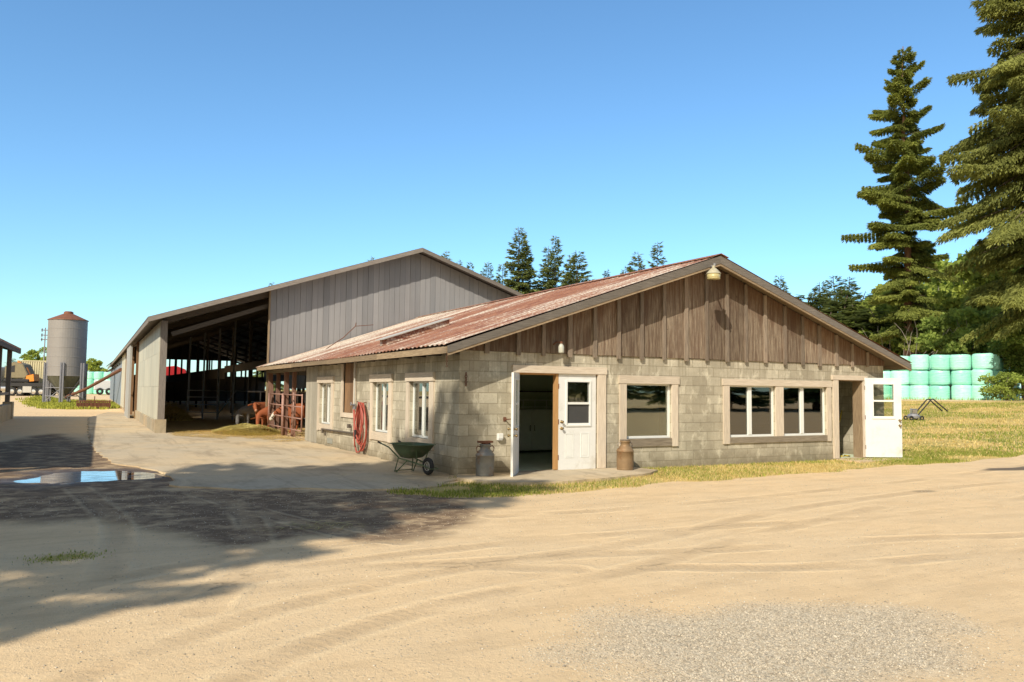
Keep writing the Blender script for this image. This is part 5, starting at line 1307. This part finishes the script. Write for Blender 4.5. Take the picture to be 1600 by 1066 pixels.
for i, (x_, y_, zt_, w_, lb) in enumerate(firs):
    b_ = 0.5; h_ = (zt_-b_)/25; plant('fir_tree', FIR[i % 4], x_, y_, b_, lb, 'tree', 'firs beyond the farm buildings', s=max(.5, w_*1.12), rz=i*1.3, sz=h_) if x_ < 79 or i == len(firs)-1 else plant('fir_tree', FIR[i % 4], x_, y_, b_, lb, 'tree', 'firs beyond the farm buildings', s=max(.9, w_*1.25), rz=i*1.3, sz=h_*1.04)
DEC = [decid_meshes(70+i, 11, 4.2, 1.5, 46, 15000, .42, M['leaves'], M['paletrunk'], .18) for i in range(3)]
dec = [(57.8,21.0,1.3,.62,'small bright leafy tree under the huge fir, right of the bales'),(60.5,27.5,1.3,.8,'bright leafy tree directly behind the right corner of the bales'),(58.5,16.5,1.3,.7,'small leafy tree at the right edge under the huge fir'),(82.8,51.8,1.3,1.2,'leafy tree left of the tall fir trunk'),(77.4,41.0,1.3,1.25,'bright leafy tree right of the tall fir'),(76.0,37.3,1.3,1.3,'light green leafy tree behind the middle of the bales'),
 (74.9,33.3,1.3,1.2,'leafy tree behind the right part of the bales'),(82.1,46.5,1.3,1.45,'taller leafy tree between the two big firs'),(81.3,34.4,1.3,1.5,'tall leafy tree behind the huge fir'),(70.5,31.5,1.3,.9,'lower leafy tree close behind the right bales'),(72,28.5,1.3,1.0,'leafy tree at the right edge behind the stack'),(-13.1,160.6,.5,.75,'dark round tree above the container'),(-3.6,178.4,.5,.65,'small dark bush top over the far bales'),(71.5,44.5,1.3,.8,'low bushy tree behind the left bales'),(90,40,1.3,1.7,'tall leafy tree farthest back at the right'),(96,52,1.3,1.7,'leafy tree farthest back behind the tall fir')]
for i, (x_, y_, z_, s_, lb) in enumerate(dec): plant('leafy_tree', DEC[i % 3], x_, y_, z_, lb, 'tree', 'leafy trees behind the bales', s=s_, rz=i*1.9)
bsh = decid_meshes(91, 1.9, 1.7, .1, 24, 5000, .16, M['leaves'], M['paletrunk'], .05)
plant('leafy_bush', bsh, 52.6, 19.8, 1.3, 'low green bush in front of the right end of the bales', 'bush')
plant('leafy_bush', bsh, 53.6, 17.6, 1.3, 'low green bush at the right edge beside the dirt road', 'bush', rz=2)
ds = thing('dead_shrub', 'pale bare twisted branches around the reddish fir trunk', 'shrub', (61,34,1.3))
c = MB(); rr = random.Random(4)
for k in range(26):
    bx_ = 61.5+rr.uniform(-2.6,2.6); by_ = 33.6+rr.uniform(-1.2,1.2); p = Vector((bx_,by_,1.3)); d = Vector((rr.uniform(-.5,.5),rr.uniform(-.4,.4),1)); pts = [p]
    for j in range(8): d = (d+Vector((rr.uniform(-.35,.35),rr.uniform(-.3,.3),rr.uniform(-.15,.06)))).normalized(); p = p+d*.95; pts.append(p)
    c.tube(pts, [.06-.006*j for j in range(9)], 4, cap=False)
link('branches', c, M['paletrunk'], ds)
# trees beside and behind the photographer: they cast the shade on the yard and show in the panes
SHT = conifer_meshes(61, 19, 7.2, 6.6, 75, 34000, .46, .2, M['needles'], M['darktrunk'], .35, power=.62, lower=.22, lift=.05, gaps=.6, hang=.5, lowt=.5)
plant('fir_tree', SHT, -18.7, -11.9, 0, 'broad fir standing to the left of the viewpoint', 'tree')
plant('fir_tree', SHT, -16.6, -13.0, 0, 'small slim fir nearest the viewpoint on its left', 'tree', s=.42, rz=4, sz=.64)
plant('fir_tree', SHT, -17.6, -9.3, 0, 'shorter fir beyond the broad one to the left of the viewpoint', 'tree', s=.78, rz=2)
for i in range(22):
    x_ = -45+i*8.5+random.uniform(-2,2); y_ = -56+random.uniform(-5,5)+.10*x_
    if i % 3: plant('fir_tree', FIR[i % 4], x_, y_, float(macro(x_, y_)), 'fir in the row behind the viewpoint', 'tree', 'tree row behind the viewpoint', s=1.3, rz=i, sz=.62)
    else: plant('leafy_tree', DEC[i % 3], x_, y_, float(macro(x_, y_)), 'leafy tree in the row behind the viewpoint', 'tree', 'tree row behind the viewpoint', s=1.3, rz=i)

# ------------------------------------------------------------------ grass, gravel
def blades(name, x, y, h, w, mat, label, seed, z0=0.0, lean=.5):
    r = np.random.default_rng(seed); n = len(x); z = macro(x, y) + micro(x, y)[0] + z0
    az = r.random(n)*2*np.pi; H_ = h*r.uniform(.4,1.3,n); W_ = w*r.uniform(.6,1.4,n); ln = lean*H_*r.random(n)*1.2; a2 = r.random(n)*2*np.pi
    s = np.stack([np.cos(az), np.sin(az), np.zeros(n)], -1)*W_[:,None]; P = np.stack([x, y, z-.01], -1)
    T_ = P + np.stack([np.cos(a2)*ln, np.sin(a2)*ln, H_], -1); M_ = P + np.stack([np.cos(a2)*ln*.35, np.sin(a2)*ln*.35, H_*.6], -1)
    i = np.arange(n); V = np.concatenate([P-s, P+s, M_+s*.7, T_, M_-s*.7]); 
    F1 = np.stack([i, i+n, i+2*n, i+4*n], -1); F2 = np.stack([i+4*n, i+2*n, i+3*n, i+3*n], -1)
    me = bpy.data.meshes.new(name); tone = r.random(n)
    F3 = np.stack([i+4*n, i+2*n, i+3*n], -1)
    me.vertices.add(len(V)); me.vertices.foreach_set('co', V.astype(np.float32).ravel())
    loops = np.concatenate([F1.ravel(), F3.ravel()]).astype(np.int32); me.loops.add(len(loops)); me.loops.foreach_set('vertex_index', loops)
    st = np.concatenate([np.arange(n)*4, n*4+np.arange(n)*3]).astype(np.int32); me.polygons.add(2*n); me.polygons.foreach_set('loop_start', st); me.update(calc_edges=True)
    a = me.attributes.new('tone', 'FLOAT', 'FACE'); a.data.foreach_set('value', np.concatenate([tone, tone]).astype(np.float32)); me.materials.append(mat)
    o = link(name, me, None); tag(o, label, 'grass', None, 'stuff')
def sample(n, x0, x1, y0, y1, seed, f):
    r = np.random.default_rng(seed); x = r.uniform(x0, x1, n); y = r.uniform(y0, y1, n); return (lambda k: (x[k], y[k]))(r.random(n) < f(x, y))
instrip = lambda x, y: soft(x, y, STRIP, .14, .42, 12)*(1-inpoly(x, y, SLAB))*(1-inpoly(x, y, [(-.05,-.02),(12.15,-.02),(12.15,12),(-.05,12)]))
greenzone = lambda x, y: ss((fbm(x, y, 1.6, 55, 4)-.40)/.14)
lush = lambda x, y: ss((.9-x)/1.2) + .75*ss((x-9)/3)*ss((4-(x-9)*.25-y)/3)
x, y = sample(150000, -2.4, 17, -3.2, 2.6, 1, lambda a, b: instrip(a, b)*np.clip(.25*greenzone(a, b)+lush(a, b)*greenzone(a, b)*.9+.3*np.exp(-((b+.25)/.2)**2), 0, 1))
blades('green_grass', x, y, .065, .006, M['grassblade'], 'short green grass along the foot of the front wall', 2)
x, y = sample(150000, -2.4, 17, -3.2, 2.6, 3, lambda a, b: instrip(a, b)*np.clip(1-.8*lush(a, b), .1, 1)*.8*(.35+.65*ss((fbm(a, b, .7, 56, 4)-.4)/.15)))
blades('dry_grass', x, y, .05, .005, M['drygrass'], 'dry yellow grass strip between the wall and the dirt yard', 4, lean=1.2)
x, y = sample(90000, 12.3, 46, -1, 30, 5, lambda a, b: instrip(a, b)*ss((fbm(a, b, 3.0, 57, 4)-.46)/.12))
blades('green_grass', x, y, .09, .014, M['grassblade'], 'green patches of grass across the sloping lawn', 6)
x, y = sample(110000, 12.3, 46, -1, 30, 7, lambda a, b: instrip(a, b)*(1-.6*ss((fbm(a, b, 3.0, 57, 4)-.46)/.12)))
blades('dry_grass', x, y, .07, .014, M['drygrass'], 'sun dried tan grass across the sloping lawn', 8, lean=1.2)
x, y = sample(30000, -12, -2.5, 51, 95, 9, lambda a, b: soft(a, b, SILOG, .8, 1.0, 13))
blades('green_grass', x, y, .22, .035, M['grassblade'], 'tall green grass around the legs of the silo', 10)
x, y = sample(2500, -6.9, -5.7, -5.3, -4.4, 11, lambda a, b: ss(1-np.hypot((a+6.3)/.5, (b+4.9)/.35)))
blades('weeds', x, y, .03, .005, M['grassblade'], 'small patch of green weeds in the shaded dirt', 12)
x, y = sample(900, 48, 56, 16, 30, 13, lambda a, b: np.exp(-((a-.3*(b-20)*-1-52.2)/1.2)**2)); blades('tall_grass', x, y, .26, .02, M['grassblade'], 'tall grass at the foot of the bale stack', 14)
def stones(name, x, y, smin, smax, label, seed, z0=.0, zz=None):
    r = np.random.default_rng(seed); n = len(x); z = macro(x, y)+micro(x, y)[0]+z0
    base = np.array([(1,0,0),(0,1,0),(-1,0,0),(0,-1,0),(0,0,.7),(0,0,-.5)], float)
    s = (smin + (smax-smin)*r.random(n)**3)[:,None,None]; V = base[None]*s*r.uniform(.6,1.3,(n,6,1)); a = r.random(n)*6.28; ca, sa = np.cos(a), np.sin(a)
    vx = V[:,:,0]*ca[:,None]-V[:,:,1]*sa[:,None]; vy = V[:,:,0]*sa[:,None]+V[:,:,1]*ca[:,None]
    P = np.stack([vx+x[:,None], vy+y[:,None], V[:,:,2]+z[:,None]+s[:,:,0]*.15], -1).reshape(-1, 3)
    f = np.array([(0,1,4),(1,2,4),(2,3,4),(3,0,4),(1,0,5),(2,1,5),(3,2,5),(0,3,5)]); F = (f[None]+np.arange(n)[:,None,None]*6).reshape(-1, 3)
    t = NT(name); tn = t.attr('tone'); t.set(t.ramp(tn, [(0,(.28,.235,.18)),(.5,(.50,.42,.32)),(1,(.68,.60,.48))]), .9)
    o = link(name, np_mesh(name, P, F, t.m, np.repeat(r.random(n), 8)), None); tag(o, label, 'gravel', None, 'stuff')
x, y = sample(110000, -4.2, -.5, -11, -8.4, 21, lambda a, b: soft(a, b, GRAVEL, .7, .9, 15)**1.5*.6); stones('gravel_stones', x, y, 0.003, .011, 'grey crushed gravel patch in the foreground dirt', 22)
x, y = sample(60000, -7.5, 8, -11, 0, 23, lambda a, b: 0.10+.30*soft(a, b, MUD, .3, .55, 5)+.25*ss((fbm(a, b, 1.4, 61, 4)-.5)/.12)); stones('loose_stones', x, y, .003, .011, 'small loose stones scattered over the dirt yard', 24)
r = np.random.default_rng(3); n = 90; dx = -3.65+r.normal(0,.28,n); dy = -4.2+r.normal(0,.13,n)
db = strands('straw_scraps', np.stack([dx, dy, ground_z(dx, dy)+.01], -1), .16, .006, M['straw'], 'pale straw scraps lying in the muddy patch', 'straw', 31, flat=.1)

# ------------------------------------------------------------------ camera, sun, sky
R_ = Vector((0.8785442913908166,-0.4775415292826979,0.010677821638815244)); U_ = Vector((-0.03995514748380025,-0.051193629551591804,0.9978891714428423)); F_ = Vector((0.47598688454006366,0.8771164689502055,0.0640561132302569))
cam = bpy.data.cameras.new('camera'); co = bpy.data.objects.new('camera', cam); COL.objects.link(co)
mt = Matrix(((R_.x,U_.x,-F_.x,-6.2514),(R_.y,U_.y,-F_.y,-13.5734),(R_.z,U_.z,-F_.z,1.5939),(0,0,0,1))); co.matrix_world = mt
cam.sensor_width = 36; cam.lens = 1241.85/1600*36; cam.clip_end = 9000; cam.clip_start = .05; S.camera = co
SUNV = Vector((-.57,-.42,.56)).normalized(); el = math.asin(SUNV.z); az = math.atan2(SUNV.x, SUNV.y)
sl = bpy.data.lights.new('sun', 'SUN'); so_ = bpy.data.objects.new('sun', sl); COL.objects.link(so_); sl.energy = 5.0; sl.angle = D2R(.53); sl.color = (1.0,.92,.76)
so_.rotation_euler = SUNV.to_track_quat('Z', 'Y').to_euler()
w = bpy.data.worlds.new('World'); S.world = w; w.use_nodes = True; nt = w.node_tree; bg = nt.nodes['Background']
sky = nt.nodes.new('ShaderNodeTexSky'); sky.sky_type = 'NISHITA'; sky.sun_disc = False; sky.sun_elevation = el; sky.sun_rotation = az % (2*math.pi); sky.altitude = 100; sky.air_density = 1.0; sky.dust_density = .6; sky.ozone_density = 2.0
hs = nt.nodes.new('ShaderNodeMix'); hs.data_type = 'RGBA'; hs.blend_type = 'MULTIPLY'; hs.inputs[0].default_value = 1; hs.inputs[7].default_value = SKY_MUL
# warm tint added to the out-of-frame sky around the sun, warming the blue shadow fill
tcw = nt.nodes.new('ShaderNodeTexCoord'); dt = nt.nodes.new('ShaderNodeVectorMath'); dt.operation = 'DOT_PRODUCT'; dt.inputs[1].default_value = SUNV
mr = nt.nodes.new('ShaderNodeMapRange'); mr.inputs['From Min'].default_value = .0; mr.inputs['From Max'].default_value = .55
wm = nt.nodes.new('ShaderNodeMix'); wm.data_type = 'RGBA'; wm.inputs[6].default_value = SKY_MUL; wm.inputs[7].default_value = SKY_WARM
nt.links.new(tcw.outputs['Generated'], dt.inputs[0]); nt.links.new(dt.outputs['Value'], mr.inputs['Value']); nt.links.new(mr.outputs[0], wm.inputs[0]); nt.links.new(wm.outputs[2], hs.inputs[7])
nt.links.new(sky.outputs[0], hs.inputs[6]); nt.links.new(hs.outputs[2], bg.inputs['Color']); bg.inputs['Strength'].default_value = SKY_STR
S.view_settings.view_transform = 'Standard'; S.view_settings.look = 'None'; S.view_settings.exposure = 0; S.view_settings.gamma = 1
S.cycles.max_bounces = 8; S.cycles.transparent_max_bounces = 12
